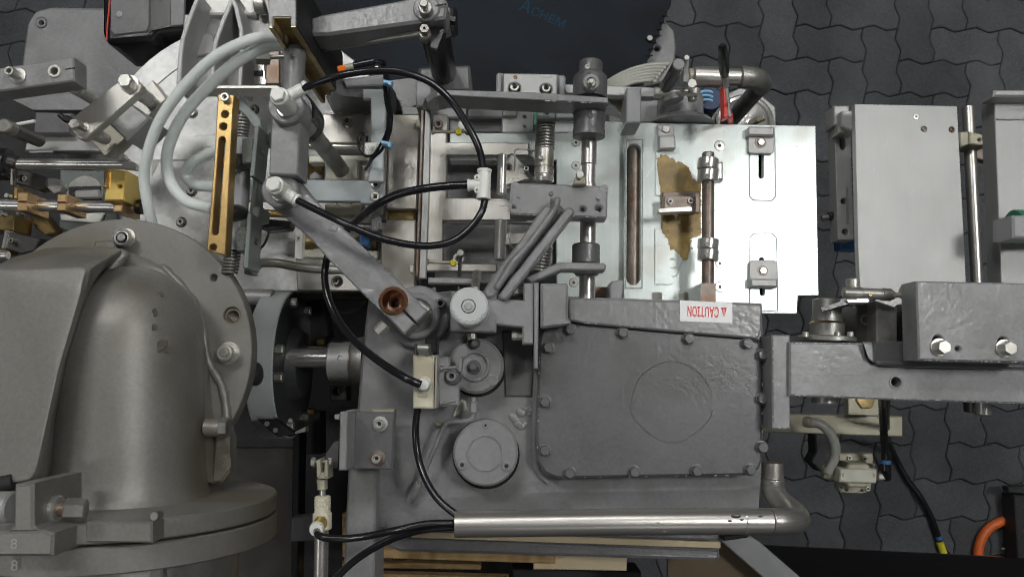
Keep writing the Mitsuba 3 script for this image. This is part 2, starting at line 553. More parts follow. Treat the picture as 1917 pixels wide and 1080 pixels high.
# ================================================================ behind the machine: film sheet, cast foot, tank
t = thing('film_covered_sheet', 'dark blue sheet metal under protective film with faint printing, behind the machine', 'metal sheet')
pts = [(560, -60), (1262, -60), (1256, 10)]
for k in range(8):
    y = 16 + k * 13
    pts += [(1256 - (y - 10) * .40, y), (1252 - (y - 10) * .40, y + 4)]
pts += [(1211, 122), (1205, 160), (560, 200)]
part(t, 'sheet', plate(pts, 1.76, .003, .0008), 'film_blue')
for k in range(7):
    y = 30 + k * 12.5
    part(t, 'film_shred', rod((1247 - (y - 10) * .40, y, 1.757), (1263 - (y - 10) * .40 - rng.random() * 6, y - 1 + rng.random() * 3, 1.762), .9, n=6), 'film_blue')
hexbolt(t, 1216, 73, 1.757, 6, 'dull_steel')
for txt, x, y, sz, ang in (('A', 970, 12, .030, -24), ('CHEM', 991, 21, .022, -24)):
    m = meshkit.text_mesh(txt, sz, .0002)
    s = math.radians(ang)
    m.apply_transform(np.array([[math.cos(s), -math.sin(s), 0, 0], [math.sin(s), math.cos(s), 0, 0], [0, 0, 1, 0], [0, 0, 0, 1.]]))
    m.apply_translation(at(x, y + 6, 1.7597))
    part(t, 'printed_word', m, 'ink_blue', False)

t = thing('cast_iron_plate', 'grey cast iron plate with bolt holes showing beyond the edge of the blue sheet', 'cast plate')
part(t, 'casting', plate([(1170, 40), (1243, 36), (1262, 58), (1266, 90), (1258, 150), (1170, 170)], 1.80, .05, .004, [(1230, 91, 5), (1228, 66, 5)], 6), 'paint_arm')

t = thing('cast_base_plate', 'big grey rough cast plate with rounded corner, behind the clamp bars', 'base plate')
part(t, 'casting', plate([(48, 44), (62, 20), (92, 12), (220, 14), (420, 10), (420, 200), (330, 250), (150, 205), (60, 208), (26, 186), (38, 120)], 1.62, .12, .008, [(77, 43, 5)], 14), 'paint_grey')
part(t, 'hole_boss', disc(77, 43, 9, 1.616, .006, .001, 5), 'paint_grey')
part(t, 'rib', loft([[(22, 186, 1.55), (150, 176, 1.55), (300, 190, 1.55), (300, 206, 1.55), (62, 206, 1.55)], [(22, 182, 1.62), (150, 170, 1.62), (300, 184, 1.62), (300, 212, 1.62), (66, 210, 1.62)]]), 'paint_grey')

t = thing('black_tank', 'glossy black tank with rounded corner and a red line over it', 'tank')
top = [(190, -40), (189, 60), (200, 82), (214, 82), (282, 76), (290, 62), (300, 60), (345, 56), (350, -40)]
d = 1.40
part(t, 'body', plate(top, d, .11, .010, rnd=10), 'black_paint', 50)
part(t, 'lid_panel', plate([(206, -40), (206, 56), (212, 66), (274, 60), (280, 46), (280, -40)], d - .003, .004, .002, rnd=4), 'paint_dark')
part(t, 'side_panel', plate([(318, -40), (318, 50), (345, 48), (348, -40)], d - .003, .004, .002), 'paint_dark')
part(t, 'red_line', tube([(208, -30, d - .004), (204, 20, d - .004), (201, 50, d - .004), (200, 76, d - .003)], 1.6, 6, 4), 'red_paint')
dent(t, 223, 27, d - .0035, 6, 'paint_grey', 'pressed_mark')

# clamp bar and its tie rods
t = thing('clamp_bar', 'dark grey bar with a socket screw and a plain hole, propped on tie rods', 'clamp bar')
part(t, 'bar', plate([(-30, 132), (138, 107), (139, 152), (-30, 175)], 1.02, .032, .002, [(101, 133, 6)]), 'paint_arm')
part(t, 'bush', disc(101, 133, 13, 1.018, .02, .001, 6.5), 'zinc')
part(t, 'saw_slot', plate([(122, 129), (140, 126), (140, 128), (122, 131)], 1.0192, .001, .0002), 'black_matte')
socket(t, 34, 143, 1.0195, 9, 'zinc', .02, washer=15)
part(t, 'tie_rod', rod((140, 165, 1.05), (207, 205, 1.24), 12), 'dull_steel')
part(t, 'tie_rod', rod((4, 236, 1.12), (74, 264, 1.22), 13), 'dark_steel')
part(t, 'rod_head', disc(6, 235, 14, 1.11, .02, .002), 'dull_steel')

t = thing('toggle_clamp', 'pale steel link plate bolted at both ends over an angled block', 'clamp')
L = [(132, 240), (138, 218), (238, 140), (252, 146), (266, 160), (262, 172), (158, 262), (146, 260)]
part(t, 'link_plate', plate(L, 1.09, .014, .0015, rnd=4), 'steel')
part(t, 'link_plate', plate([(170, 250), (285, 150), (312, 185), (225, 268), (196, 294), (172, 266)], 1.27, .03, .0015), 'steel')
part(t, 'block', plate([(203, 232), (245, 193), (281, 221), (236, 263)], 1.16, .07, .003), 'satin_steel')
part(t, 'pillar', rod((258, 172, 1.10), (282, 190, 1.27), 14), 'dull_steel')
part(t, 'pillar', rod((168, 246, 1.10), (196, 260, 1.25), 13), 'dull_steel')
hexbolt(t, 243, 158, 1.09, 14, 'zinc', .014, washer=17)
hexbolt(t, 152, 240, 1.09, 10, 'zinc', .018, washer=15)
part(t, 'stud', vrod(142, 233, 1.066, 1.09, 6), 'dull_steel')

t = thing('grey_gusset', 'dark grey gusset box with a small elbow fitting under the toggle clamp', 'gusset box')
part(t, 'box', plate([(66, 210), (134, 212), (130, 250), (62, 250)], 1.34, .12, .002), 'paint_dark')
part(t, 'elbow', join(rod((112, 215, 1.30), (124, 226, 1.30), 5), rod((121, 222, 1.30), (132, 226, 1.30), 7, n=6)), 'black_paint')

t = thing('white_rod', 'thin white rod end poking out beside the dark gusset box', 'rod')
put(t, rod((28, 234, 1.30), (66, 227, 1.30), 3.4), 'white_plastic')

t = thing('guide_shelf', 'light grey steel shelf strip behind the chrome shaft', 'shelf')
part(t, 'strip', plate([(52, 252), (190, 248), (186, 284), (46, 282)], 1.36, .02, .002), 'satin_steel')
part(t, 'lower_strip', plate([(120, 286), (200, 286), (202, 300), (120, 298)], 1.42, .02, .002), 'steel')
part(t, 'lip', plate([(54, 283), (98, 282), (98, 286), (54, 287)], 1.355, .004, .001), 'satin_steel')

t = thing('cam_finger', 'dark steel finger with a rounded pale tip above the bronze blocks', 'lever')
part(t, 'arm', plate([(24, 314), (52, 320), (88, 332), (88, 352), (70, 356), (34, 344), (22, 344)], 1.24, .02, .002, [(40, 334, 5)]), 'dark_steel')
part(t, 'tip', plate([(88, 333), (104, 333), (114, 340), (118, 350), (112, 360), (100, 363), (88, 352)], 1.235, .016, .0015, rnd=3), 'dull_steel')
part(t, 'edge_plate', plate([(20, 312), (24, 313), (23, 346), (18, 346)], 1.23, .02, .001), 'steel')
socket(t, 48, 335, 1.24, 5, 'dull_steel')

t = thing('black_motor_end', 'dark round motor end at the left edge behind the chrome shaft', 'motor')
put(t, lathe((-60, 308, 1.26), (22, 308, 1.26), [(0, 30), (.9, 30), (.97, 27), (1, 20)], 32), 'black_paint')

t = thing('chrome_shaft', 'upper chrome shaft with flat milled end and a hex screw over the bright brass block', 'shaft')
part(t, 'shaft', rod((20, 307, 1.20), (244, 308, 1.20), 9.5), 'bright_steel')
part(t, 'milled_end', plate([(228, 301), (250, 303), (256, 308), (254, 317), (228, 315)], 1.19, .012, .001), 'bright_steel')
part(t, 'collar', lathe((20, 303, 1.20), (36, 306, 1.20), [(0, 13), (.8, 13), (1, 10)]), 'dark_steel')
hexbolt(t, 235, 297, 1.19, 6, 'zinc', .012)

t = thing('bright_brass_block', 'bright yellow brass block with a small hole at the end of the shafts', 'brass block')
part(t, 'block', plate([(200, 318), (238, 320), (236, 330), (232, 376), (194, 376), (197, 345)], 1.20, .06, .002, [(224, 349, 3.2)]), 'bright_brass')
part(t, 'step', plate([(194, 320), (204, 322), (202, 352), (193, 352)], 1.195, .03, .002), 'brass')

t = thing('bronze_shaft', 'lower chrome shaft carrying three split bronze blocks', 'shaft')
part(t, 'shaft', rod((-30, 384, 1.25), (258, 388, 1.25), 11), 'bright_steel')
for (x0, x1, y0, y1) in ((32, 51, 360, 395), (106, 125, 363, 395), (212, 230, 365, 397)):
    b = part(t, 'split_block', join(plate([(x0 + 1, y0), (x1, y0), (x1 - 1, (y0 + y1) / 2), (x0, (y0 + y1) / 2)], 1.21, .06, .0015),
                                    plate([(x0, (y0 + y1) / 2 + 1), (x1 - 1, (y0 + y1) / 2 + 1), (x1 - 2, y1), (x0 - 1, y1)], 1.212, .06, .0015)), 'bronze')
part(t, 'collar', rod((256, 387, 1.25), (268, 388, 1.25), 14), 'dark_steel')
for x, y in ((20, 369), (42, 401), (10, 402)):
    hexbolt(t, x, y, 1.27, 5, 'zinc', .012)
t = thing('bronze_wedge', 'brown bronze wedge below the bronze shaft at the left edge', 'wedge')
part(t, 'wedge', plate([(-30, 402), (28, 402), (24, 432), (-30, 430)], 1.30, .05, .002), 'oily_steel')
part(t, 'brass_strip', plate([(26, 350), (34, 350), (31, 372), (25, 371)], 1.27, .04, .001), 'brass')
part(t, 'slanted_strip', plate([(54, 402), (80, 402), (106, 436), (84, 440), (66, 428)], 1.36, .03, .002), 'oily_steel')
t = thing('lower_cam_lever', 'dark steel lever with a cross pin half hidden by the big casting', 'lever')
part(t, 'lever', plate([(10, 432), (76, 446), (64, 470), (40, 476), (4, 464)], 1.22, .02, .002), 'dark_steel')
part(t, 'edge_plate', plate([(9, 430), (12, 431), (6, 466), (2, 464)], 1.215, .025, .0005), 'bright_steel')
socket(t, 29, 452, 1.22, 5, 'dull_steel', .012)
part(t, 'brass_foot', plate([(-30, 462), (18, 468), (10, 474), (-30, 472)], 1.26, .03, .002), 'brass')
t = thing('short_chrome_shaft', 'short bright shaft end at the left edge just above the casting', 'shaft')
put(t, rod((-30, 478, 1.24), (16, 478, 1.24), 8), 'bright_steel')
t = thing('bearing_plate', 'blue grey steel plate with a round insert and a lens shaped opening', 'bearing plate')
part(t, 'plate', plate([(112, 318), (196, 320), (198, 400), (206, 420), (140, 440), (110, 425)], 1.37, .04, .002), 'paint_green_grey')
part(t, 'ring', disc(158, 364, 36, 1.366, .006, .001), 'dull_steel')
part(t, 'opening', plate([(128, 350), (188, 348), (190, 374), (128, 376)], 1.363, .0008, .0003), 'black_matte')
part(t, 'inner_block', plate([(136, 356), (186, 354), (188, 372), (140, 372)], 1.358, .012, .003, rnd=5), 'satin_steel')
part(t, 'white_strip', plate([(112, 402), (196, 398), (186, 418), (114, 412)], 1.364, .004, .001), 'white_plastic')

# ================================================================ round transfer table with its ribbed guide
t = thing('round_table_plate', 'round aluminium table plate, stained and scratched, under the silicone hoses', 'table plate')
c0 = np.array([(470 + 296 * math.cos(a), 338 + 296 * math.sin(a)) for a in np.linspace(0, 2 * math.pi, 73)[:-1]])
c0[:, 1] = np.minimum(c0[:, 1], 545)
part(t, 'plate', plate([tuple(p) for p in c0], 1.42, .03, .002), 'cast_alu')
a = np.linspace(-2.4, -.9, 20)
for (cx, cy, r, d) in ((470, 338, 250, 1.4195),):
    P = [(cx + r * math.cos(q), cy + r * math.sin(q), d) for q in a]
    part(t, 'scribed_line', tube(P, .8, 5, 2), 'dark_steel')
for x, y in ((360, 212), (475, 206), (359, 358), (339, 416)):
    part(t, 'counterbore', disc(x, y, 10, 1.4185, .003, .0006, 7.6), 'dark_steel')
    socket(t, x, y, 1.4195, 7, 'zinc', .006)
part(t, 'inset_block', plate([(290, 262), (412, 250), (412, 300), (286, 300)], 1.417, .006, .001), 'cast_alu')
part(t, 'relief_mark', plate([(283, 284), (296, 278), (300, 300), (284, 330)], 1.4188, .002, .0005), 'dull_steel')

t = thing('guide_casting', 'ribbed cast guide with an inverted V rib, at the top edge', 'guide casting')
part(t, 'floor_plate', plate([(345, 27), (530, 27), (530, 165), (330, 165)], 1.28, .03, .002), 'satin_steel')
part(t, 'hub_face', plate([(352, 60), (400, 64), (402, 100), (348, 110)], 1.274, .006, .002, rnd=4), 'satin_steel')


def rib(pts, d, th, w):
    g = shapely.LineString(ring_xy(pts, d)).buffer(S(400, 80, d) * w, cap_style='flat', join_style='round', quad_segs=4)
    return slab(np.array(g.exterior.coords)[:-1], H - d, th, .0015)


part(t, 'rib', rib([(372, -10), (352, 40), (341, 75), (337, 110), (334, 168)], 1.22, .055, 4.5), 'satin_steel')
part(t, 'rib', rib([(438, -10), (432, 4), (416, 42), (404, 76), (399, 100), (396, 168)], 1.22, .055, 4.5), 'satin_steel')
part(t, 'rib', rib([(430, -10), (441, 12), (451, 56), (452, 100), (448, 168)], 1.22, .055, 4.5), 'satin_steel')
part(t, 'rib', rib([(494, -10), (503, 14), (508, 40)], 1.22, .055, 4), 'satin_steel')
part(t, 'white_block', plate([(376, -20), (478, -20), (478, 27), (376, 27)], 1.265, .06, .003), 'white_plastic')
part(t, 'bearing', rod((478, 10, 1.26), (498, 10, 1.26), 16), 'steel')
for x in (361, 367):
    part(t, 'pencil_mark', plate([(x, 116), (x + 2, 116), (x + 1, 121), (x - 1, 121)], 1.2792, .0006, .0001), 'dark_steel')
part(t, 'insert', plate([(462, 102), (494, 106), (500, 160), (458, 160)], 1.274, .008, .002), 'bright_steel')
part(t, 'slot', plate([(462, 134), (492, 132), (492, 142), (462, 142)], 1.272, .0008, .0002), 'black_matte')
part(t, 'rusty_block', plate([(498, 96), (524, 95), (524, 158), (496, 158)], 1.262, .03, .002), 'rusty_steel')
part(t, 'cross_bar', plate([(372, 160), (520, 160), (524, 166), (374, 167)], 1.20, .035, .001), 'steel')
t2 = thing('square_nut_bolt', 'dull hexagon bolt with a thin shank beside the end of the big silicone hose', 'bolt')
part(t2, 'head', prism_dir(503, 110, 1.20, 13, .022, (-.5, -.1, .3), 6), 'dull_steel')
part(t2, 'shank', rod((506, 108, 1.20), (536, 106, 1.20), 4), 'dull_steel')
# ================================================================ chute, post, wide lever bar at the top
t = thing('box_chute', 'dark steel box chute with brownish glued walls, standing upright at the top edge', 'chute')
part(t, 'channel', plate([(502, -60), (554, -60), (554, 50), (544, 50), (544, 32), (511, 32), (511, 52), (503, 50)], 1.02, .30, .001), 'paint_arm')
part(t, 'lining', plate([(511.5, 32.3), (543.5, 32.3), (543.5, 35), (511.5, 35)], 1.0205, .295, .0006), 'old_glue')
part(t, 'glued_edge', plate([(544, 49), (554, 49), (554, 52), (544, 52)], 1.0205, .295, .0006), 'oily_steel')
part(t, 'glued_edge', plate([(503, 49), (511, 49), (511, 54), (503, 53)], 1.0205, .295, .0006), 'oily_steel')
part(t, 'inner_side', plate([(511.5, 35), (513, 35), (513, 50), (511.5, 50)], 1.0205, .295, .0004), 'old_glue')
part(t, 'painted_side_shade', plate([(554.5, -60), (556, -60), (556, 50), (554.5, 50)], 1.021, .29, .0006), 'black_matte')  # black skin painting the shade on the outer side of the chute
t = thing('post_stub', 'grey round post with a tiny stamped mark below the chute', 'post')
part(t, 'post', rod((553, 90, 1.10), (549, 178, 1.10), 19.5, n=32), 'paint_arm')
part(t, 'stamp', prism_dir(548, 104, 1.078, 4, .0012, ZU, 12, hole=.7), 'paint_dark')

t = thing('swing_lever', 'wide grey swing lever clamped on a black post, in front of the blue sheet', 'swing arm')
part(t, 'arm', plate([(600, 28), (764, -2), (822, -22), (838, 6), (834, 34), (800, 40), (610, 66), (582, 66), (582, 34)], 1.10, .05, .004, [], 5), 'paint_arm')
part(t, 'clamp_ring', disc(798, 15, 25, 1.096, .02, .002), 'paint_arm')
part(t, 'saw_cut', plate([(815, 10), (836, 6), (836, 9), (815, 13)], 1.0955, .001, .0002), 'black_matte')
part(t, 'stud_nut', vrod(796, 14, 1.08, 1.10, 13), 'dull_steel')
part(t, 'stud', vrod(794, 8, 1.065, 1.08, 5, 12), 'dull_steel')
hexbolt(t, 794, 10, 1.08, 8, 'dull_steel', .006)
part(t, 'cheek', plate([(806, 40), (838, 36), (842, 46), (826, 54), (806, 50)], 1.14, .04, .002, [(826, 42, 5)]), 'paint_grey')
part(t, 'side_bolt', join(rod((836, 38, 1.16), (854, 40, 1.16), 9, n=6), rod((842, 20, 1.19), (844, 66, 1.19), 14, n=20)), 'black_paint')
t = thing('black_post', 'black round post standing on a grey foot, under the swing lever', 'post')
part(t, 'post', rod((812, 44, 1.155), (832, 142, 1.42), 28, n=32), 'black_paint')
part(t, 'foot', plate([(782, 126), (880, 121), (884, 172), (782, 176)], 1.40, .10, .006, rnd=5), 'paint_dark')
part(t, 'fin', loft([[(806, 52, 1.12), (832, 52, 1.12), (828, 66, 1.12), (818, 92, 1.12), (806, 88, 1.12)], [(806, 56, 1.2), (832, 58, 1.2), (828, 74, 1.2), (820, 100, 1.2), (806, 96, 1.2)]]), 'black_paint')
t = thing('tie_link', 'slim grey link rod ending in a hexagon head, along the swing lever', 'link rod')
part(t, 'rod', rod((606, 92, 1.17), (790, 63, 1.12), 5.5, n=14), 'dull_steel')
part(t, 'eye', disc(795, 62, 12, 1.112, .014, .002), 'dull_steel')
part(t, 'head', prism_dir(796, 60, 1.112, 10, .012, ZU, 6, hole=.3), 'dull_steel')
part(t, 'boss', vrod(798, 62, 1.125, 1.22, 13), 'black_paint')

# cables by the chute
t = thing('sensor_plug', 'sensor plug with an orange ring and knurled nut, behind the black hose', 'sensor plug')
part(t, 'orange_ring', rod((633, 131, 1.12), (648, 128, 1.12), 7, n=8), 'orange_plastic')
part(t, 'knurled_nut', rod((646, 128, 1.12), (664, 124, 1.12), 6.5, n=12), 'pale_tan')
part(t, 'body', rod((662, 124, 1.12), (702, 115, 1.12), 7.5), 'black_rubber')
part(t, 'cable', tube([(700, 115, 1.12), (712, 118, 1.12), (718, 132, 1.13), (721, 150, 1.14), (723, 185, 1.15), (730, 215, 1.16), (727, 250, 1.17), (715, 280, 1.19), (700, 295, 1.21), (688, 312, 1.24)], 3, 8), 'black_rubber')
part(t, 'cable', tube([(700, 114, 1.12), (716, 114, 1.12), (723, 130, 1.13), (726, 152, 1.14), (729, 190, 1.15), (733, 218, 1.16), (730, 250, 1.17), (718, 276, 1.19), (700, 290, 1.2), (684, 292, 1.2), (674, 278, 1.2), (672, 262, 1.2), (678, 250, 1.2), (686, 255, 1.2), (687, 264, 1.21)], 2.7, 8), 'black_rubber')
part(t, 'cable', tube([(719, 160, 1.14), (722, 190, 1.15), (727, 218, 1.16), (724, 246, 1.17), (712, 272, 1.19), (694, 300, 1.22), (684, 318, 1.26)], 2.7, 8), 'black_rubber')
part(t, 'cable_tie', join(plate([(717, 149), (729, 151), (729, 157), (717, 155)], 1.122, .014, .001), plate([(727, 151), (734, 151), (732, 160), (726, 159)], 1.12, .014, .001)), 'tie_blue')
part(t, 'cable_tie', join(plate([(713, 262), (730, 266), (730, 272), (713, 269)], 1.16, .014, .001), plate([(726, 266), (733, 266), (731, 276), (725, 275)], 1.158, .014, .001)), 'tie_blue')

# ================================================================ left table: frames, strips
t = thing('dark_housing_block', 'dark grey housing block with a bright bolt on its rim, behind the white hook plate', 'housing')
part(t, 'block', loft([[(628, 150, 1.26), (718, 140, 1.26), (724, 162, 1.26), (720, 186, 1.26), (640, 180, 1.26), (620, 172, 1.26)], [(610, 182, 1.42), (722, 150, 1.42), (742, 176, 1.42), (742, 212, 1.42), (644, 212, 1.42), (622, 208, 1.42)]]), 'paint_dark')
part(t, 'top_edge', plate([(640, 148), (718, 142), (720, 160), (648, 162)], 1.25, .02, .002), 'paint_light')
hexbolt(t, 706, 130, 1.26, 6, 'zinc')
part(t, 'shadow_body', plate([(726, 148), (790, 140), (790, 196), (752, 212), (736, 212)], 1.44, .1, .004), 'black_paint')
t = thing('grey_corner_block', 'plain grey block beside the top end of the angle bar', 'block')
part(t, 'tall_piece', plate([(779, 152), (808, 152), (806, 190), (796, 200), (779, 200)], 1.30, .12, .002), 'paint_light')
part(t, 'low_piece', plate([(753, 200), (790, 200), (790, 216), (753, 216)], 1.36, .05, .002), 'paint_light')

t = thing('hook_plate', 'pale blue grey hook shaped plate carrying the tied cables', 'hook plate')
part(t, 'hook', plate([(679, 167), (719, 167), (722, 190), (720, 250), (717, 290), (718, 340), (689, 340), (694, 310), (694, 184), (679, 184)], 1.24, .012, .0015), 'paint_pale_blue')
part(t, 'grip_pad', plate([(682, 267), (708, 266), (705, 286), (696, 291), (682, 290)], 1.232, .012, .002, rnd=2), 'white_plastic')
for k in range(14):
    part(t, 'pad_dimple', prism_dir(685 + (k % 5) * 5 + (k // 5 % 2) * 2.5, 276 + k // 5 * 5, 1.232, 1.0, .0008, ZU, 6), 'paint_grey')

t = thing('table_frame', 'pale steel table frame with two counterbored screws and a window', 'table frame')
part(t, 'upper_plate', plate([(572, 213), (722, 213), (720, 268), (572, 268)], 1.35, .02, .002, [(651, 229, 9.5)]), 'steel')
part(t, 'lower_plate', plate([(553, 483), (694, 488), (694, 545), (556, 544)], 1.35, .03, .002, [(631, 527, 9.5)]), 'steel')
part(t, 'left_bar', plate([(553, 426), (566, 430), (564, 486), (551, 484)], 1.345, .02, .001, [(557, 446, 3.4)]), 'white_plastic')
part(t, 'window_lip', plate([(564, 467), (708, 470), (708, 484), (566, 482)], 1.37, .02, .002), 'cream_plastic')
part(t, 'guide_bar', plate([(572, 290), (690, 291), (690, 296), (572, 295)], 1.36, .01, .001), 'satin_steel')
socket(t, 652, 230, 1.372, 7.5, 'zinc', .012)
socket(t, 631, 527, 1.38, 7.5, 'zinc', .012)
for x, y in ((631, 380), (658, 380)):
    dent(t, x, y, 1.34, 2.4)
part(t, 'under_block', plate([(608, 382), (680, 382), (676, 404), (608, 400)], 1.345, .02, .002), 'pale_tan')
part(t, 'under_block', plate([(600, 404), (700, 404), (690, 418), (600, 414)], 1.36, .02, .002), 'steel')

t = thing('chrome_guide_rod', 'polished guide rod running across below the upper table plate', 'guide rod')
put(t, rod((572, 274, 1.36), (682, 275, 1.36), 6), 'bright_steel')
t = thing('brown_rollers', 'brown ridged roller in the table window under the slanting lever', 'roller')
part(t, 'roller', lathe((562, 452, 1.42), (708, 456, 1.42), [(0, 21), (.08, 20), (.18, 14), (.4, 10), (.6, 10), (.8, 12), (.92, 20), (1, 22)]), 'oily_steel')
part(t, 'blue_part', plate([(672, 436), (690, 438), (690, 462), (672, 458)], 1.38, .03, .002), 'blue_plastic')
t = thing('roller_end', 'small dark amber roller end beside the white block', 'roller')
put(t, lathe((578, 318, 1.40), (607, 318, 1.40), [(0, 20), (.2, 16), (.5, 12), (1, 18)]), 'oily_steel')
t = thing('window_bed', 'shadowed steel bed under the table window and rollers', 'machine bed')
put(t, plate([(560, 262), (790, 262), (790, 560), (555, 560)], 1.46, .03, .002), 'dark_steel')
t = thing('side_table', 'stained steel plates with slotted screws along the angle bar', 'table plate')
part(t, 'upper_plate', plate([(728, 214), (786, 214), (780, 392), (722, 392)], 1.345, .03, .002), 'steel')
part(t, 'lower_plate', plate([(714, 411), (778, 411), (776, 556), (690, 552), (690, 520), (712, 500)], 1.345, .03, .002), 'steel')
part(t, 'edge_bar', plate([(720, 216), (728, 216), (722, 414), (712, 414), (712, 405), (718, 400)], 1.335, .03, .001), 'dark_steel')
part(t, 'stained_gap', plate([(718, 388), (776, 388), (776, 412), (718, 412)], 1.365, .02, .001), 'oily_steel')
part(t, 'latch', plate([(694, 410), (708, 405), (714, 406), (712, 428), (704, 432), (694, 432)], 1.33, .02, .002, [(706, 416, 706, 424, 4)]), 'paint_light')
slotted(t, 757, 317, 1.345, 6, 'steel', 100)
slotted(t, 751, 460, 1.345, 6, 'steel', 92)
for x, y in ((783, 231), (771, 503)):
    part(t, 'stop_nib', plate([(x - 4, y - 6), (x + 2, y - 6), (x + 2, y + 6), (x - 4, y + 6)], 1.33, .02, .001), 'cream_plastic')

t = thing('white_landing_block', 'cream plastic block in which the slanting rod stands', 'plastic block')
part(t, 'block', plate([(608, 300), (664, 297), (672, 302), (671, 338), (607, 338)], 1.325, .06, .003, rnd=3), 'cream_plastic')
part(t, 'back_strip', plate([(578, 291), (690, 291), (690, 301), (578, 304)], 1.34, .03, .002), 'cream_plastic')
part(t, 'side_strip', plate([(579, 304), (607, 304), (607, 336), (579, 336)], 1.39, .03, .002), 'paint_light')

t = thing('pale_cross_beam', 'pale grey flat beam with two socket screws at its right end', 'beam')
part(t, 'beam', plate([(428, 335), (718, 338), (718, 381), (674, 381), (674, 377), (428, 375)], 1.27, .016, .0015), 'paint_pale_blue')
socket(t, 704, 346, 1.27, 9, 'zinc', .006)
socket(t, 703, 369, 1.27, 9, 'zinc', .006)

# ================================================================ brass rail and the spring gripper behind it
t = thing('brass_rail', 'slotted brass rail with a socket screw at its upper end, crossing under the hoses', 'brass rail')
part(t, 'rail', plate([(408, 176), (439, 178), (436, 205), (422, 478), (387, 468), (401, 300)], 1.08, .022, .0012,
                      [(421, 214, 6.6), (418, 237, 6.6), (416, 262, 403, 434, 5.6), (399, 463, 6.2)]), 'brass')
socket(t, 424, 185, 1.08, 8.5, 'zinc', .008)
dent(t, 412, 186, 1.08, 3, 'oily_steel')
t = thing('spring_gripper', 'grey green double spring gripper body behind the brass rail', 'gripper')
part(t, 'spine', plate([(447, 172), (452, 186), (488, 222), (490, 250), (484, 330), (478, 420), (470, 512), (456, 512), (466, 400), (476, 320), (480, 245), (462, 220), (446, 205)], 1.16, .03, .0015), 'paint_green_grey')
part(t, 'body', lathe((456, 262, 1.17), (442, 470, 1.17), [(0, 20), (.25, 21), (.3, 17), (.72, 17), (.76, 21), (1, 21)]), 'paint_light')
part(t, 'pad', plate([(453, 259), (475, 259), (473, 306), (452, 306)], 1.125, .03, .002, rnd=2), 'paint_green_grey')
part(t, 'pad', plate([(444, 424), (463, 424), (461, 470), (442, 470)], 1.125, .03, .002, [(448, 436, 448, 458, 2)], rnd=2), 'paint_green_grey')
part(t, 'side_plate', plate([(477, 236), (485, 236), (476, 330), (467, 330)], 1.11, .05, .001), 'paint_green_grey')
part(t, 'side_plate', plate([(463, 400), (471, 400), (464, 502), (455, 502)], 1.11, .05, .001), 'paint_green_grey')
for (a, b) in (((455, 217, 1.17), (450, 258, 1.17)), ((436, 470, 1.17), (430, 512, 1.17))):
    part(t, 'spring', spring(a, b, 13, 2.4, 7), 'dull_steel')
    part(t, 'spring_core', rod((a[0], a[1] - 8, a[2]), b, 9), 'dark_steel')
for x, y in ((444, 303), (433, 398)):
    part(t, 'hose_stub', join(lathe((x + 16, y + 2, 1.17), (x - 8, y - 1, 1.12), [(0, 17), (.8, 15), (1, 13)], 24)), 'dark_steel')
hexbolt(t, 489, 286, 1.14, 8, 'dull_steel', .012)
hexbolt(t, 478, 452, 1.14, 8, 'dark_steel', .012)
part(t, 'lug', plate([(493, 246), (505, 248), (503, 268), (492, 267)], 1.15, .05, .002), 'paint_green_grey')
part(t, 'lug', plate([(470, 388), (487, 386), (484, 408), (470, 410)], 1.15, .05, .002), 'paint_green_grey')
for x, y in ((413, 307), (408, 394), (404, 428)):
    part(t, 'pin', vrod(x, y, 1.10, 1.17, 5), 'zinc')
t = thing('bent_steel_rod', 'bent steel rod with flattened middle, ending under the slanting lever', 'rod')
part(t, 'rod', tube([(484, 492, 1.22), (520, 493, 1.22), (560, 500, 1.23), (600, 504, 1.24), (660, 506, 1.25)], 8.5, 16), 'steel')
part(t, 'nut', join(rod((462, 494, 1.22), (478, 494, 1.22), 15, n=6), rod((476, 494, 1.22), (488, 494, 1.22), 11)), 'paint_green_grey')
t = thing('dull_brass_pin', 'dull brass pin in shadow under the beam', 'pin')
part(t, 'pin', rod((486, 398, 1.28), (540, 402, 1.28), 7), 'brass')
part(t, 'bracket', plate([(478, 408), (546, 414), (540, 428), (500, 432), (478, 424)], 1.34, .03, .002), 'black_paint')
t = thing('thin_black_cable', 'thin black cable curving across the pale plate left of the slanting lever', 'cable')
put(t, tube([(503, 425, 1.33), (503, 438, 1.36), (494, 458, 1.39), (478, 474, 1.4)], 2.4, 8), 'black_rubber')

# ================================================================ the two linked arms
t = thing('rocker_lever', 'short upright grey lever with a round eye, below the chute', 'lever arm')
part(t, 'bar', plate([(509, 210), (563, 210), (557, 328), (503, 326)], 1.015, .048, .002), 'paint_arm')
part(t, 'eye', disc(535, 198, 34, 1.0, .075, .002, n=48), 'paint_arm')
part(t, 'hub', vrod(548, 206, 1.04, 1.10, 40, 40), 'black_paint')
part(t, 'rod', rod((563, 222, 1.09), (640, 320, 1.33), 17.5, n=28), 'dull_steel')
part(t, 'seal_ring', disc(534, 203, 17, .996, .006, .001, 8), 'bright_steel')
t = thing('crank_lever', 'long grey slanting lever with a copper bush, rough welds on its face', 'lever arm')
A = [(549, 328), (590, 378), (634, 421), (642, 428), (697, 480), (760, 541), (800, 583), (757, 626), (725, 593), (670, 541), (612, 483), (597, 466), (587, 453), (540, 412), (507, 386)]
cut = shapely.Polygon(ring_xy(A, 1.05)).difference(shapely.Point(at(736, 563, 1.05)[:2]).buffer(S(736, 563, 1.05) * 25, quad_segs=12))
sl = shapely.LineString([at(740, 566, 1.05)[:2], at(785, 612, 1.05)[:2]]).buffer(S(736, 563, 1.05) * 1.5)
cut = cut.difference(sl)
part(t, 'bar', fbump(slab(np.array(cut.exterior.coords)[:-1], H - 1.05, .052, .002), .0035, 60, 3, .007), 'paint_arm', 40)
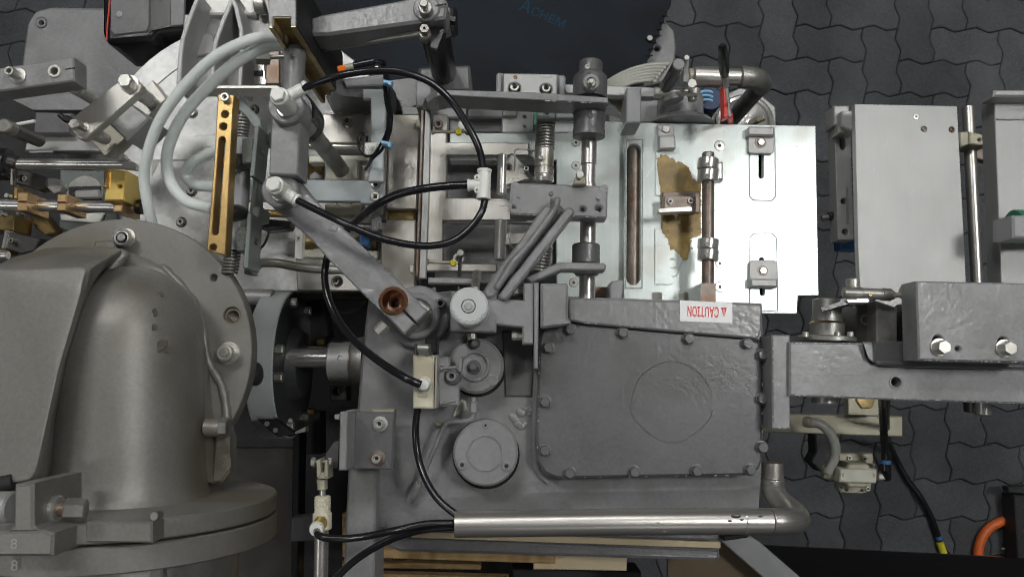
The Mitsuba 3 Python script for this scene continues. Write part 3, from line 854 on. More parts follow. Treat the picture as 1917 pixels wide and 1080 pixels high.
part(t, 'eye', disc(523, 355, 34, 1.03, .07, .002, n=48), 'paint_arm')
part(t, 'copper_bush', disc(736, 563, 25.5, 1.043, .07, .002, 20, 48), 'copper')
part(t, 'inner_sleeve', disc(738, 566, 20, 1.09, .03, .001, 10), 'dull_steel')
part(t, 'bore_floor', disc(738, 566, 20, 1.118, .004, .001), 'black_matte')
part(t, 'seal_ring', disc(524, 361, 17, 1.026, .006, .001, 8), 'bright_steel')
wb = trimesh.creation.icosphere(2, 1)
for (x, y, rx, ry) in ((624, 427, 10, 6), (627, 430, 6, 4)):
    m = wb.copy()
    s = S(x, y, 1.05)
    m.vertices = m.vertices * [rx * s, ry * s, .0022]
    m.vertices *= 1 + .35 * (meshkit.fbm(m.vertices * 90 + x, 3)[:, None] - .5)
    m.apply_transform(trimesh.transformations.rotation_matrix(math.radians(25 + 40 * rng.random()), [0, 0, 1]))
    m.apply_translation(at(x, y, 1.0502))
    part(t, 'weld_blob', m, 'paint_arm', True)
chip_glints(t, (612, 478), (725, 592), 1.05, 14)
chip_glints(t, (640, 428), (760, 542), 1.05, 8)
part(t, 'clamp_nut', prism_dir(722, 607, 1.08, 11, .016, (-.7, -.7, 0), 6), 'zinc')
part(t, 'clamp_stud', rod((782, 566, 1.085), (804, 582, 1.085), 7), 'dull_steel')


def banjo(label, x, y, D, bx, by, bx2, by2, dD):
    """A push-in elbow: hexagon cap on a round body, a branch towards (bx2, by2)."""
    t = thing('elbow_fitting', label, 'hose fitting', 'white elbow fittings on the arms')
    part(t, 'body', lathe3(at(x, y, D), at(x, y, D) - [0, 0, .045], [(0, .0115), (.06, .0125), (.8, .0125), (.88, .0105), (1, .0105)]), 'white_plastic')
    part(t, 'cap', prism_dir(x, y, D, 14.5, .009, ZU, 6, .3), 'white_plastic')
    part(t, 'branch', rod((bx, by, D + dD), (bx2, by2, D + dD), 11.5), 'white_plastic')
    dx, dy = bx2 - bx, by2 - by
    part(t, 'collar', rod((bx2 + dx * .02, by2 + dy * .02, D + dD), (bx2 + dx * .20, by2 + dy * .20, D + dD), 12.5), 'white_plastic')
    return t


banjo('white elbow hose fitting on the eye of the short upright lever', 522, 180, .95, 528, 187, 568, 166, .022)
banjo('white elbow hose fitting on the eye of the long slanting lever', 514, 347, .98, 521, 354, 552, 373, .022)

# ================================================================ black air hoses and tee
hose = [((566, 167, .97), (590, 157, .96), (640, 141, .95), (700, 133, .95), (755, 136, .955), (806, 155, .965), (845, 190, .975), (878, 240, .98), (897, 280, .985), (906, 322, .985)),
        ((548, 371, 1.0), (590, 392, .99), (640, 416, .98), (700, 442, .98), (760, 457, .98), (810, 460, .98), (850, 450, .98), (882, 425, .98), (902, 396, .98), (908, 372, .985)),
        ((882, 346, .99), (840, 348, .995), (790, 354, 1.0), (740, 366, 1.01), (696, 390, 1.03), (655, 425, 1.09), (622, 462, 1.13), (609, 500, 1.14), (611, 545, 1.13), (628, 590, 1.12), (662, 636, 1.09), (710, 676, 1.05), (755, 705, 1.02), (788, 720, 1.02)),
        ((784, 752, 1.07), (778, 800, 1.08), (782, 850, 1.08), (796, 895, 1.07), (822, 936, 1.06), (866, 972, 1.05)),
        ((592, 992, 1.02), (600, 1003, 1.0), (630, 1008, 1.0), (680, 1004, 1.01), (740, 992, 1.03), (800, 980, 1.04), (870, 978, 1.05)),
        ((560, 1150, 1.05), (620, 1090, 1.05), (660, 1052, 1.05), (700, 1025, 1.05), (750, 1002, 1.05), (800, 990, 1.05), (870, 984, 1.055))]
hl = ('black air hose arching from the upper elbow fitting down to the tee', 'black air hose looping from the slanting lever fitting up to the tee',
      'long black air hose from the tee under the slanting lever to the ivory valve', 'black air hose from the bottom of the ivory valve to the steel pipe',
      'black air hose from the side fitting of the slim cylinder into the steel pipe', 'lowest black air hose, running off the bottom edge from the steel pipe')
for P, l in zip(hose, hl):
    put(thing('air_hose', l, 'air hose', 'black air hoses'), tube(P, 6.8, 16, 8), 'black_rubber', True)
t = thing('tee_fitting', 'white tee hose fitting with two small rings', 'hose fitting')
part(t, 'barrel', lathe((907, 317, .985), (905, 374, .985), [(0, 12), (0.02, 14), (.09, 14), (.1, 12.5), (.5, 12.5), (.9, 13), (.91, 14), (.98, 14), (1, 12)]), 'white_plastic')
part(t, 'branch', lathe((906, 346, .985), (875, 347, .985), [(0, 10), (.85, 10), (.86, 12), (.98, 12), (1, 10)]), 'white_plastic')
for y in (332, 356):
    part(t, 'ring', disc(893, y, 5.5, .978, .012, .001, 2.6, 20), 'white_plastic')

# ================================================================ translucent silicone hoses
for P, r, l in ((((538, 72, 1.08), (500, 68, 1.08), (450, 82, 1.08), (395, 113, 1.09), (340, 168, 1.11), (300, 225, 1.13), (277, 285, 1.15), (270, 335, 1.17), (278, 390, 1.19), (290, 440, 1.22)), 10.2, 'outer milky silicone hose, curving from the chute down to the casting'),
                (((538, 84, 1.10), (500, 88, 1.10), (450, 112, 1.11), (395, 158, 1.13), (345, 213, 1.15), (318, 268, 1.17), (312, 312, 1.19), (324, 350, 1.20), (352, 378, 1.20), (398, 391, 1.18)), 10.6, 'inner milky silicone hose, curving from the chute to the foot of the brass rail'),
                (((410, 282, 1.18), (385, 290, 1.2), (360, 305, 1.22), (349, 325, 1.24), (360, 344, 1.24), (385, 349, 1.22), (410, 350, 1.18)), 10, 'small milky silicone hose loop beside the brass rail')):
    put(thing('silicone_hose', l, 'hose', 'milky silicone hoses'), tube(P, r, 20, 8), 'silicone', True)
# ================================================================ middle frame with its two windows
t = thing('angle_bar', 'long pale angle bar with worn paint standing along the window frame', 'angle bar')
part(t, 'face', plate([(795, 208), (806, 208), (803, 370), (797, 521), (784, 521), (790, 370)], 1.19, .012, .001), 'satin_steel')
part(t, 'flange', plate([(788, 206), (794, 206), (783, 518), (777, 518), (783, 370)], 1.185, .04, .001), 'rusty_steel')
for (x, y, x1, y1) in ((808, 247, 852, 247), (797, 490, 845, 492)):
    part(t, 'stop_screw', join(rod((x, y, 1.21), (x + 6, y, 1.21), 6, n=6), rod((x + 5, y, 1.21), (x1, y1, 1.21), 3.4, n=12)), 'pale_tan')
t = thing('window_frame', 'worn steel frame with two rectangular windows, right of the angle bar', 'frame')
part(t, 'frame', plate([(800, 245), (836, 245), (836, 266), (990, 268), (990, 291), (836, 291), (836, 370), (985, 372), (985, 412), (829, 413), (829, 493), (930, 494), (930, 509), (798, 507)], 1.30, .02, .0015), 'steel')
part(t, 'upper_ear', plate([(810, 214), (836, 213), (840, 222), (838, 246), (808, 246)], 1.298, .02, .002, rnd=4), 'steel')
part(t, 'seam', plate([(990, 270), (991, 270), (991, 290), (990, 290)], 1.2995, .001, .0001), 'dark_steel')
part(t, 'lower_shelf', plate([(814, 508), (930, 510), (930, 530), (814, 526)], 1.34, .02, .001), 'satin_steel')
for x0, y0, x1, y1 in ((844, 291.5, 998, 294), (836, 414, 1036, 417)):
    part(t, 'bright_edge', plate([(x0, y0), (x1, y0), (x1, y1), (x0, y1)], 1.308, .02, .0005), 'bright_steel')
for k, x in enumerate((920, 935, 950)):
    part(t, 'tool_mark', plate([(x, 376 + k * 9), (x + 36, 376 + k * 9), (x + 36, 377 + k * 9), (x, 377 + k * 9)], 1.2996, .0008, .0001), 'dull_steel')
socket(t, 821, 235, 1.298, 8, 'rusty_steel', .008, washer=10)
t = thing('slide_bed', 'dark grey slide bed at the bottom of both frame windows', 'slide bed')
part(t, 'bed', plate([(826, 284), (1075, 284), (1075, 505), (822, 505)], 1.39, .03, .002), 'paint_grey')
part(t, 'dark_slide', plate([(1034, 418), (1068, 418), (1068, 496), (1034, 496)], 1.33, .02, .001), 'black_paint')
part(t, 'dark_slide', plate([(1036, 298), (1072, 298), (1072, 342), (1036, 342)], 1.33, .02, .001), 'black_paint')
part(t, 'side_strip', plate([(1028, 418), (1034, 418), (1034, 494), (1028, 494)], 1.31, .02, .001), 'satin_steel')
for (x, y, px, py, px2, py2) in ((856, 246, 876, 186, 875, 244), (852, 494, 862, 470, 866, 528)):
    t = thing('pivot_screw', 'thin upright screw with a yellow paint mark at the %s stop screw' % ('upper' if y < 300 else 'lower'), 'screw', 'marked pivot screws')
    if y < 300:
        part(t, 'shank', rod((px, py, 1.16), (px2 - 1, py2 - 4, 1.22), 3), 'dull_steel')
        part(t, 'nut', vrod(874, 241, 1.215, 1.235, 6), 'dull_steel')
        part(t, 'washer', disc(866, 234, 9, 1.24, .004, .001), 'white_plastic')
        part(t, 'yellow_mark', disc(858, 246, 6, 1.205, .01, .001), 'yellow_mark')
    else:
        part(t, 'head', vrod(862, 473, 1.15, 1.166, 6.5, 16), 'dull_steel')
        part(t, 'shank', rod((862, 476, 1.166), (860, 516, 1.25), 3.8), 'dull_steel')
        part(t, 'washer', disc(858, 484, 11, 1.235, .004, .001, 5), 'dull_steel')
        part(t, 'yellow_mark', disc(848, 492, 6, 1.205, .01, .001), 'yellow_mark')

t = thing('backing_rails', 'grey machined rails running behind the window frame under the bracket', 'rail')
part(t, 'rail', plate([(818, 202), (1080, 202), (1080, 221), (820, 220)], 1.36, .04, .002), 'paint_light')
part(t, 'rail', plate([(842, 221), (1080, 222), (1080, 249), (842, 248)], 1.375, .04, .002), 'paint_light')
part(t, 'rust_streak', plate([(880, 220), (936, 220.4), (936, 222.4), (880, 221.4)], 1.359, .001, .0003), 'rusty_steel')
part(t, 'drain_bar', plate([(840, 250), (848, 250), (848, 266), (840, 266)], 1.33, .02, .001), 'black_paint')
t = thing('slider_block', 'pale milled block with two tiny holes under the bracket plate', 'block')
part(t, 'block', plate([(939, 198), (1004, 198), (1004, 249), (939, 249)], 1.315, .04, .002, [(982, 219, 2), (982, 237, 2)]), 'satin_steel')
part(t, 'raised_pad', plate([(940, 198), (968, 198), (968, 218), (940, 218)], 1.308, .01, .002, rnd=2), 'satin_steel')
t = thing('mounting_plate', 'pale mounting plate with two big socket screws behind the bracket plate', 'mounting plate')
part(t, 'plate', plate([(942, 137), (1044, 139), (1044, 182), (941, 182)], 1.22, .025, .002, [(963, 166, 11), (1022, 168, 11)]), 'satin_steel')
part(t, 'ear', plate([(932, 136), (942, 136), (941, 182), (928, 182), (929, 140)], 1.235, .03, .003, rnd=2), 'paint_light')
part(t, 'ear', plate([(1044, 140), (1057, 141), (1059, 146), (1058, 182), (1044, 182)], 1.235, .03, .003, rnd=2), 'paint_light')
for x, y in ((963, 167), (1022, 169)):
    part(t, 'counterbore_floor', disc(x, y, 11.5, 1.236, .002, .0003), 'dark_steel')
    socket(t, x, y, 1.236, 9, 'zinc', .012)
part(t, 'rust_spot', disc(965, 145, 4, 1.2195, .0006, .0001), 'rusty_steel')
part(t, 'worn_patch', plate([(1010, 140), (1034, 140), (1034, 146), (1010, 145)], 1.2195, .0006, .0001), 'dull_steel')

t = thing('bracket_plate', 'long grey bracket plate on edge with chipped paint and a dark curved end', 'bracket')
part(t, 'plate', plate([(818, 168), (1000, 173), (1138, 183), (1138, 193), (1000, 187), (900, 182), (830, 178), (818, 180)], 1.10, .055, .001), 'paint_arm')
part(t, 'curved_end', loft([[(820, 168, 1.11), (834, 170, 1.11), (832, 180, 1.11), (812, 184, 1.11), (800, 192, 1.11), (796, 184, 1.11), (806, 174, 1.11)], [(818, 190, 1.2), (840, 188, 1.2), (836, 204, 1.2), (816, 208, 1.2), (800, 212, 1.2), (790, 200, 1.2), (800, 186, 1.2)]]), 'black_paint')
part(t, 'gusset', loft([[(1136, 184, 1.11), (1142, 186, 1.11), (1152, 200, 1.13), (1138, 196, 1.11)], [(1124, 200, 1.22), (1150, 204, 1.22), (1166, 224, 1.24), (1126, 212, 1.22)]]), 'paint_dark')
for k in range(9):
    x = 1005 + rng.random() * 122
    part(t, 'chip_and_glint', plate([(x, 188 + (x - 1000) * .04), (x + 4 + rng.random() * 5, 187.6 + (x - 1000) * .042), (x + 5, 189 + (x - 1000) * .043), (x + 2, 189.2 + (x - 1000) * .043)], 1.0995, .0006, .0001), 'satin_steel')

t = thing('upright_shaft', 'thick steel shaft with stepped ends running down the middle, through grey collars', 'shaft')
part(t, 'shaft', lathe((1103, 232, 1.17), (1099, 562, 1.17), [(0, 14.5), (.235, 14.5), (.24, 12.5), (.345, 12.5), (.35, 14.5), (1, 14.5)], 36), 'stainless')
part(t, 'nut_block', plate([(1076, 332), (1083, 326), (1092, 326), (1098, 333), (1098, 345), (1072, 345)], 1.10, .02, .002), 'pale_tan')
hexbolt(t, 1085, 330, 1.10, 8, 'zinc', .01)
t = thing('bearing_casting', 'dark grey bearing casting with a round cap and stud on top of the upright shaft', 'cast head')
part(t, 'head', lathe((1106, 116, 1.15), (1104, 186, 1.15), [(0, 20), (.05, 22), (.3, 22), (.42, 31), (.55, 32), (1, 32)], 36), 'paint_dark')
part(t, 'collar', lathe((1104, 192, 1.15), (1102, 258, 1.15), [(0, 34), (.1, 31), (.75, 29), (.8, 30), (.98, 30), (1, 27)], 36), 'paint_dark')
part(t, 'cap', prism_dir(1105, 160, 1.115, 16, .014, ZU, 32, hole=.55), 'paint_arm')
part(t, 'nut', prism_dir(1106, 160, 1.108, 9, .012, ZU, 6), 'dull_steel')
part(t, 'stud', vrod(1107, 152, 1.075, 1.11, 4, 12), 'zinc')
part(t, 'set_screw', prism_dir(1099, 126, 1.113, 5, .002, ZU, 16, hole=.6), 'dull_steel')
part(t, 'set_screw', prism_dir(1106, 217, 1.108, 5, .002, ZU, 16, hole=.6), 'dark_steel')
t = thing('shaft_collar', 'grey painted collar with a set screw low on the upright shaft', 'shaft collar')
part(t, 'collar', lathe((1097, 457, 1.17), (1097, 495, 1.17), [(0, 23), (.08, 26), (.95, 26), (1, 24)], 36), 'paint_dark')
part(t, 'set_screw', prism_dir(1101, 486, 1.133, 4.5, .002, ZU, 16, hole=.6), 'dull_steel')
t = thing('offset_lever', 'bent grey lever plate clamped round the upright shaft below the collar', 'arm')
part(t, 'arm', plate([(984, 520), (1041, 493), (1050, 491), (1131, 492), (1135, 497), (1133, 506), (1052, 505), (994, 529)], 1.10, .035, .002), 'paint_arm')
part(t, 'under_boss', lathe((1098, 508, 1.17), (1098, 516, 1.17), [(0, 27), (1, 20)]), 'paint_dark')

t = thing('drilled_block', 'grey block with drilled corners, bolted across the upright shaft', 'block')
part(t, 'block', plate([(957, 342), (1138, 348), (1137, 409), (954, 402)], 1.115, .035, .003, [(964, 347, 3.6), (1131, 353, 3.6), (960, 390, 3.6), (1091, 392, 4.4), (1121, 391, 5.6)], 3), 'paint_arm')
chip_glints(t, (960, 401), (1130, 407), 1.115, 14)
part(t, 'pin', vrod(1121, 370, 1.108, 1.116, 3.6, 12), 'paint_arm')
part(t, 'pin', vrod(971, 367, 1.113, 1.116, 4, 12), 'paint_arm')
part(t, 'pin', vrod(1032, 362, 1.111, 1.116, 4, 12), 'paint_dark')
t = thing('ribbed_cast_lever', 'slanting cast lever with three rough ribs, from the drilled block down to the gearbox', 'lever')


def bar(pts, d, w, th, b=.003, w2=None):
    g = shapely.LineString(ring_xy(pts, d)).buffer(S(*pts[0], d) * w, cap_style='round', join_style='round', quad_segs=4)
    return slab(np.array(g.exterior.coords)[:-1], H - d, th, b)


part(t, 'web', plate([(1020, 389), (1050, 385), (1064, 400), (948, 552), (930, 544), (912, 540)], 1.10, .03, .002), 'paint_dark')
part(t, 'rib', fbump(bar([(1025, 396), (975, 466), (917, 546)], 1.075, 11.5, .04), .004, 60), 'paint_arm', 40)
part(t, 'rib', fbump(bar([(1044, 374), (1040, 388), (1024, 412), (994, 452), (962, 488), (931, 536)], 1.065, 6, .04), .004, 70, 2), 'paint_arm', 40)
part(t, 'rib', fbump(bar([(1066, 397), (1010, 468), (944, 552)], 1.075, 9, .04), .004, 60, 4), 'paint_arm', 40)
part(t, 'tip', fbump(bar([(1034, 374), (1036, 384), (1034, 392)], 1.085, 4, .02), .003, 80, 6), 'paint_grey', 40)

for (p, q, c1, c2, lab) in (((1021, 228, 1.20), (1020, 280, 1.20), (1019, 280, 1.20), (1018, 336, 1.20), 'upper'), ((1017, 460, 1.24), (1010, 508, 1.24), None, None, 'lower')):
    t = thing('spring_plunger', f'{lab} steel spring plunger beside the drilled block', 'spring plunger', 'spring plungers')
    part(t, 'spring', spring(p, q, 16.5, 2.6, 9 if c1 else 8), 'dull_steel')
    part(t, 'core', rod(p, q, 13.5), 'dark_steel')
    if c1:
        part(t, 'cylinder', lathe(c1, c2, [(0, 17), (.02, 18), (.6, 18), (.61, 16), (.66, 16), (.67, 18.5), (.85, 18.5), (.86, 17), (1, 17)]), 'steel')
        part(t, 'cross_hole', prism_dir(1012, 295, 1.182, 4.5, .002, ZU, 16, hole=.7), 'dull_steel')
        part(t, 'holder', plate([(1006, 203), (1042, 204), (1041, 225), (1005, 225)], 1.175, .03, .002, [(1024, 211, 3.6)]), 'paint_green_grey')
        part(t, 'green_tag', plate([(1000, 200), (1006, 200), (1005, 236), (998, 234)], 1.20, .03, .001), 'green_paint')
        part(t, 'foot', lathe((1019, 328, 1.2), (1018, 341, 1.2), [(0, 17), (.5, 19), (1, 17)]), 'bright_steel')
for (lab, pts, tb, sc) in (('upper', [(935, 291), (952, 295), (957, 284), (968, 293), (984, 308), (994, 327), (1002, 332), (990, 338), (962, 338), (950, 343), (946, 350), (934, 350)], ((941, 290), (939, 364)), (985, 319)),
                           ('lower', [(934, 428), (950, 434), (990, 434), (988, 456), (966, 458), (950, 452), (944, 462), (934, 462)], ((938, 412), (936, 487)), None)):
    t = thing('shift_finger', f'shiny worn steel finger with a rounded edge in the {lab} frame window', 'finger', 'steel fingers in the windows')
    part(t, 'web', plate(pts, 1.245, .02, .003, [(952, 313, 4)] if lab == 'upper' else [], 3), 'steel')
    part(t, 'tube', rod((*tb[0], 1.25), (*tb[1], 1.25), 9.5 if lab == 'upper' else 11.5), 'bright_steel')
    if sc:
        socket(t, *sc, 1.24, 5, 'zinc', .012)
        part(t, 'wire', tube([(963, 321, 1.235), (964, 300, 1.225), (964, 284, 1.22), (970, 279, 1.22), (985, 280, 1.22), (1003, 283, 1.22)], 1.6, 8, 5), 'zinc')
    else:
        part(t, 'wire', tube([(956, 420, 1.235), (955, 440, 1.225), (955, 458, 1.225), (962, 466, 1.24)], 1.6, 8, 5), 'zinc')

# ================================================================ main plate
t = thing('pale_plate', 'pale bluish plate left of the long rusty slot, under the upright shaft', 'plate')
part(t, 'plate', plate([(842, 249), (1060, 250), (1128, 227), (1170, 228), (1168, 560), (1042, 560), (1042, 300), (842, 300)], 1.318, .03, .001), 'plate_steel')
for x, y, r in ((1078, 267, 7.5), (1078, 310, 7.5), (1074, 529, 8)):
    flush(t, x, y, 1.318, r, 'dull_steel')
part(t, 'lower_rod', rod((1040, 544, 1.34), (1085, 545, 1.34), 6), 'dull_steel')
part(t, 'rusty_strip', plate([(1112, 537), (1142, 537), (1142, 556), (1112, 556)], 1.30, .02, .001), 'rusty_steel')
part(t, 'grey_stop', plate([(1146, 526), (1168, 524), (1164, 560), (1141, 560), (1141, 534)], 1.25, .05, .002), 'paint_light')

t = thing('main_plate', 'big bright machine plate, brushed and glaring in the lamp light', 'machine plate')
part(t, 'plate', plate([(1170, 229), (1527, 236), (1533, 553), (1494, 553), (1492, 587), (1168, 585)], 1.30, .018, .0012,
                       [[(1172, 262), (1203, 262), (1202, 540), (1170, 540)], [(1402, 239), (1450, 239), (1452, 368), (1445, 376), (1410, 375), (1403, 368)], [(1404, 445), (1411, 437), (1446, 437), (1454, 446), (1456, 583), (1403, 582)]]), 'plate_steel')
part(t, 'slot_insert', plate([(1172.6, 262.6), (1202.4, 262.6), (1201.4, 539.4), (1170.6, 539.4)], 1.3006, .02, .001, [(1187, 282, 1185.5, 520, 13)]), 'plate_steel')
part(t, 'rusty_bar', rod((1187, 262, 1.325), (1185, 538, 1.325), 13, n=32), 'rusty_steel')
part(t, 'inlay', plate([(1402.5, 239.5), (1449.5, 239.5), (1451.5, 367.5), (1444.5, 375.5), (1410.5, 374.5), (1403.5, 367.5)], 1.3004, .012, .0008, [(1425, 284, 1425, 330, 4.4)]), 'plate_steel')
part(t, 'inlay', plate([(1404.5, 445), (1411.5, 437.6), (1445.5, 437.6), (1453.4, 446), (1455.4, 582.4), (1403.5, 581.4)], 1.3004, .012, .0008, [(1426, 486, 1427, 549, 4.4)]), 'plate_steel')
part(t, 'slot_floor', plate([(1400, 280), (1454, 280), (1454, 556), (1400, 556)], 1.345, .004, .001), 'black_matte')
for x, y, r in ((1347, 273, 9), (1348, 493, 8), (1348, 537, 9)):
    flush(t, x, y, 1.3, r, 'bright_steel')
for x in (1230, 1279):
    part(t, 'bolt_head', prism_dir(x, 563, 1.30, 10, .014, (0, 1, 0), 6, .5), 'zinc')
t = thing('slide_clip', 'upper stainless clip with a bent lip and stained screw on the bright plate', 'clip', 'slide clips')
part(t, 'clip', plate([(1401, 252), (1450, 252), (1449, 284), (1445, 288), (1405, 287), (1401, 284)], 1.292, .0075, .001), 'satin_steel')
part(t, 'lip', plate([(1400, 239), (1404, 236), (1447, 237), (1451, 240), (1450, 255), (1400, 254)], 1.283, .016, .003), 'satin_steel')
part(t, 'screw', prism_dir(1424, 267, 1.292, 7, .004, ZU, 6), 'zinc')
part(t, 'stain', disc(1424, 267, 11, 1.2915, .0006, .0001), 'rusty_steel')
t = thing('slide_clip', 'lower stainless clip with a bent lip and stained screw on the bright plate', 'clip', 'slide clips')
part(t, 'clip', plate([(1403, 492), (1408, 487), (1450, 487), (1455, 491), (1456, 524), (1403, 523)], 1.292, .0075, .001), 'satin_steel')
part(t, 'lip', plate([(1404, 521), (1456, 522), (1456, 538), (1405, 537)], 1.283, .016, .003), 'satin_steel')
part(t, 'screw', prism_dir(1428, 507, 1.292, 7, .004, ZU, 6), 'zinc')
part(t, 'stain', disc(1428, 507, 10, 1.2915, .0006, .0001), 'rusty_steel')
t = thing('corner_clip', 'small bent plate held by a hex bolt above the brown glue patch', 'clip')
part(t, 'base', plate([(1230, 234), (1261, 234), (1262, 256), (1232, 256)], 1.29, .009, .001), 'satin_steel')
part(t, 'tab', plate([(1233, 254), (1264, 254), (1265, 278), (1234, 279)], 1.281, .015, .002), 'satin_steel')
hexbolt(t, 1246, 243, 1.29, 7.5, 'zinc')
t = thing('side_guide_plate', 'pale plate with slanted edges, patches of old brown glue over it', 'guide plate')
part(t, 'upper', plate([(1227, 268), (1262, 270), (1310, 348), (1310, 366), (1227, 366)], 1.297, .0025, .0006), 'plate_steel')
part(t, 'lower', plate([(1226, 428), (1246, 428), (1296, 444), (1262, 526), (1256, 533), (1226, 532)], 1.297, .0025, .0006), 'plate_steel')
G = [(1231, 300), (1236, 291), (1240, 293), (1246, 289), (1252, 294), (1253, 299), (1258, 297), (1263, 299), (1264, 305), (1271, 304), (1278, 306), (1287, 311), (1293, 325), (1296, 336), (1312, 342), (1312, 440),
     (1290, 448), (1293, 460), (1290, 474), (1285, 486), (1276, 483), (1272, 474), (1264, 472), (1262, 466), (1255, 469), (1258, 460), (1252, 456), (1256, 450), (1246, 444), (1240, 436), (1241, 404), (1241, 372), (1237, 356), (1234, 340), (1235, 322), (1230, 312)]
g = shapely.Polygon(ring_xy(G, 1.2965))
gp = []
L_ = g.exterior.length
for k in range(220):
    p = g.exterior.interpolate(k / 220 * L_)
    q = .0022 * (meshkit.fbm(np.array([p.x * 300, p.y * 300, 1.]), 3) - .5)
    gp.append((p.x + 2 * q, p.y + 1.4 * q * (1 if k % 3 else -1)))
part(t, 'glue_patch', slab(np.array(shapely.Polygon(gp).buffer(0).buffer(.0001).exterior.coords)[:-1], H - 1.2962, .0012, .0002), 'old_glue')
for k in range(26):
    f = rng.random() * L_
    p = g.exterior.interpolate(f)
    r_ = rng.uniform(.0006, .0022)
    q = [(p.x + .004 * rng.uniform(-1, 1) + r_ * math.cos(a_) * rng.uniform(.5, 1.3), p.y + .004 * rng.uniform(-1, 1) * 0 + r_ * math.sin(a_) * rng.uniform(.5, 1.3)) for a_ in np.linspace(0, 2 * math.pi, 9)[:-1]]
    part(t, 'glue_flake', slab(np.array(q), H - 1.2961 + .0002, .0012, .0001), 'old_glue', False)
for k, (x, y) in enumerate(((1254, 484), (1256, 500), (1258, 516))):
    part(t, 'glue_drip', tube([(x, y, 1.2966), (x + 3, y + 2, 1.2964), (x + 6, y - 1, 1.2964), (x + 8, y + 3, 1.2966)], 1.3, 6, 3), 'silicone')
t = thing('stop_bracket', 'dark bracket with two socket screws and a bright bar across the glue patch', 'bracket')
part(t, 'plate', plate([(1241, 360), (1310, 358), (1310, 398), (1240, 398)], 1.29, .01, .001), 'rusty_steel')
part(t, 'block', plate([(1244, 367), (1303, 367), (1303, 398), (1243, 398)], 1.265, .02, .001), 'rusty_steel')
part(t, 'bright_bar', plate([(1231, 390), (1290, 386), (1296, 388), (1296, 396), (1232, 399)], 1.245, .02, .001), 'bright_steel')
socket(t, 1254, 378, 1.265, 5.6, 'dull_steel')
socket(t, 1292, 377, 1.265, 5.6, 'dull_steel')
part(t, 'small_screw', join(prism_dir(1265, 403, 1.27, 3.5, .004, ZU, 6), rod((1265, 403, 1.27), (1265, 409, 1.28), 1.6)), 'zinc')
t = thing('rusty_shaft', 'rusty brown shaft with two pairs of bright clamp collars', 'shaft')
part(t, 'shaft', rod((1326, 286, 1.235), (1325, 540, 1.235), 11, n=32), 'rusty_steel')
part(t, 'foot_block', loft([[(1312, 530, 1.22), (1340, 530, 1.22), (1340, 566, 1.22), (1311, 566, 1.22)], [(1313, 530, 1.3), (1340, 530, 1.3), (1340, 566, 1.3), (1311, 566, 1.3)]]), 'rusty_steel')
for (y0, y1) in ((298, 318), (319, 341), (448, 467), (468, 488)):
    c = part(t, 'clamp_collar', rod((1326, y0, 1.235), (1325, y1, 1.235), 19.5, n=36, c=.06), 'bright_steel')
    part(c, 'screw', prism_dir(1324, (y0 + y1) / 2 + 1, 1.2165, 4.5, .001, ZU, 16, hole=.75), 'dark_steel')
part(t, 'clamp_ear', plate([(1343, 304), (1354, 302), (1354, 338), (1344, 336)], 1.225, .02, .003), 'bright_steel')
part(t, 'end_stub', rod((1325, 287, 1.235), (1326, 298, 1.235), 11), 'dull_steel')
# ================================================================ behind the main plate: shafts, hoses, ball valve, filter
t = thing('tie_bar', 'pale flat bar and tan rod reaching to a ball joint behind the bright plate', 'tie bar')
part(t, 'bar', plate([(1056, 158), (1216, 164), (1238, 166), (1238, 180), (1216, 182), (1060, 174)], 1.26, .02, .001), 'satin_steel')
part(t, 'tan_rod', rod((1120, 196, 1.30), (1178, 199, 1.30), 12), 'pale_tan')
part(t, 'grey_stop', plate([(1173, 164), (1201, 164), (1200, 230), (1172, 230)], 1.235, .07, .002), 'paint_light')
part(t, 'back_plate', plate([(1140, 170), (1232, 172), (1232, 230), (1140, 230)], 1.36, .05, .002), 'paint_grey')
part(t, 'lock_nut', rod((1224, 174, 1.245), (1240, 174, 1.245), 11, n=6), 'zinc')
part(t, 'joint_body', join(rod((1238, 174, 1.24), (1290, 173, 1.235), 7), lathe((1298, 166, 1.235), (1298, 182, 1.235), [(0, 9), (.2, 13), (.8, 13), (1, 9)])), 'zinc')
hexbolt(t, 1292, 162, 1.215, 10, 'zinc', .014)
part(t, 'joint_seat', rod((1296, 182, 1.24), (1296, 190, 1.24), 8), 'dull_steel')
t = thing('round_pedestal', 'grey round pedestal with a plug and flared foot behind the bright plate', 'pedestal')
part(t, 'body', lathe((1274, 180, 1.32), (1274, 236, 1.32), [(0, 36), (.08, 41), (.72, 42), (.76, 46), (.86, 56), (1, 62)], 40), 'paint_arm')
part(t, 'side_plug', lathe((1256, 170, 1.25), (1260, 190, 1.25), [(0, 18), (.6, 21), (1, 20)]), 'paint_arm')
part(t, 'set_hole', prism_dir(1257, 214, 1.284, 6, .001, ZU, 16, hole=.8), 'black_matte')
t = thing('clear_hoses', 'fan of clear hoses with cut ends, curving behind the dark bearing casting', 'hose bundle')
for k in range(6):
    part(t, 'hose', tube([(1120 - k * 2, 168 + k * 4, 1.42 + .006 * k), (1150, 146 + k * 4.6, 1.41), (1185, 130 + k * 5, 1.40), (1220, 122 + k * 5.8, 1.39), (1252 - k * 5, 121 + k * 6.6, 1.38)], 4.4, 10, 5), 'milky_tube', True)
t = thing('black_post_short', 'round grey capped post with a dark side, beside the clear hoses', 'post')
part(t, 'post', vrod(1271, 120, 1.14, 1.26, 11.5, 28, 14), 'black_paint')
part(t, 'cap', disc(1271, 120, 11, 1.138, .004, .001), 'paint_arm')
part(t, 'lever_strip', plate([(1281, 106), (1290, 106), (1290, 154), (1279, 154)], 1.20, .02, .001), 'paint_arm')
part(t, 'lever_pin', vrod(1286, 108, 1.18, 1.2, 5, 16), 'zinc')

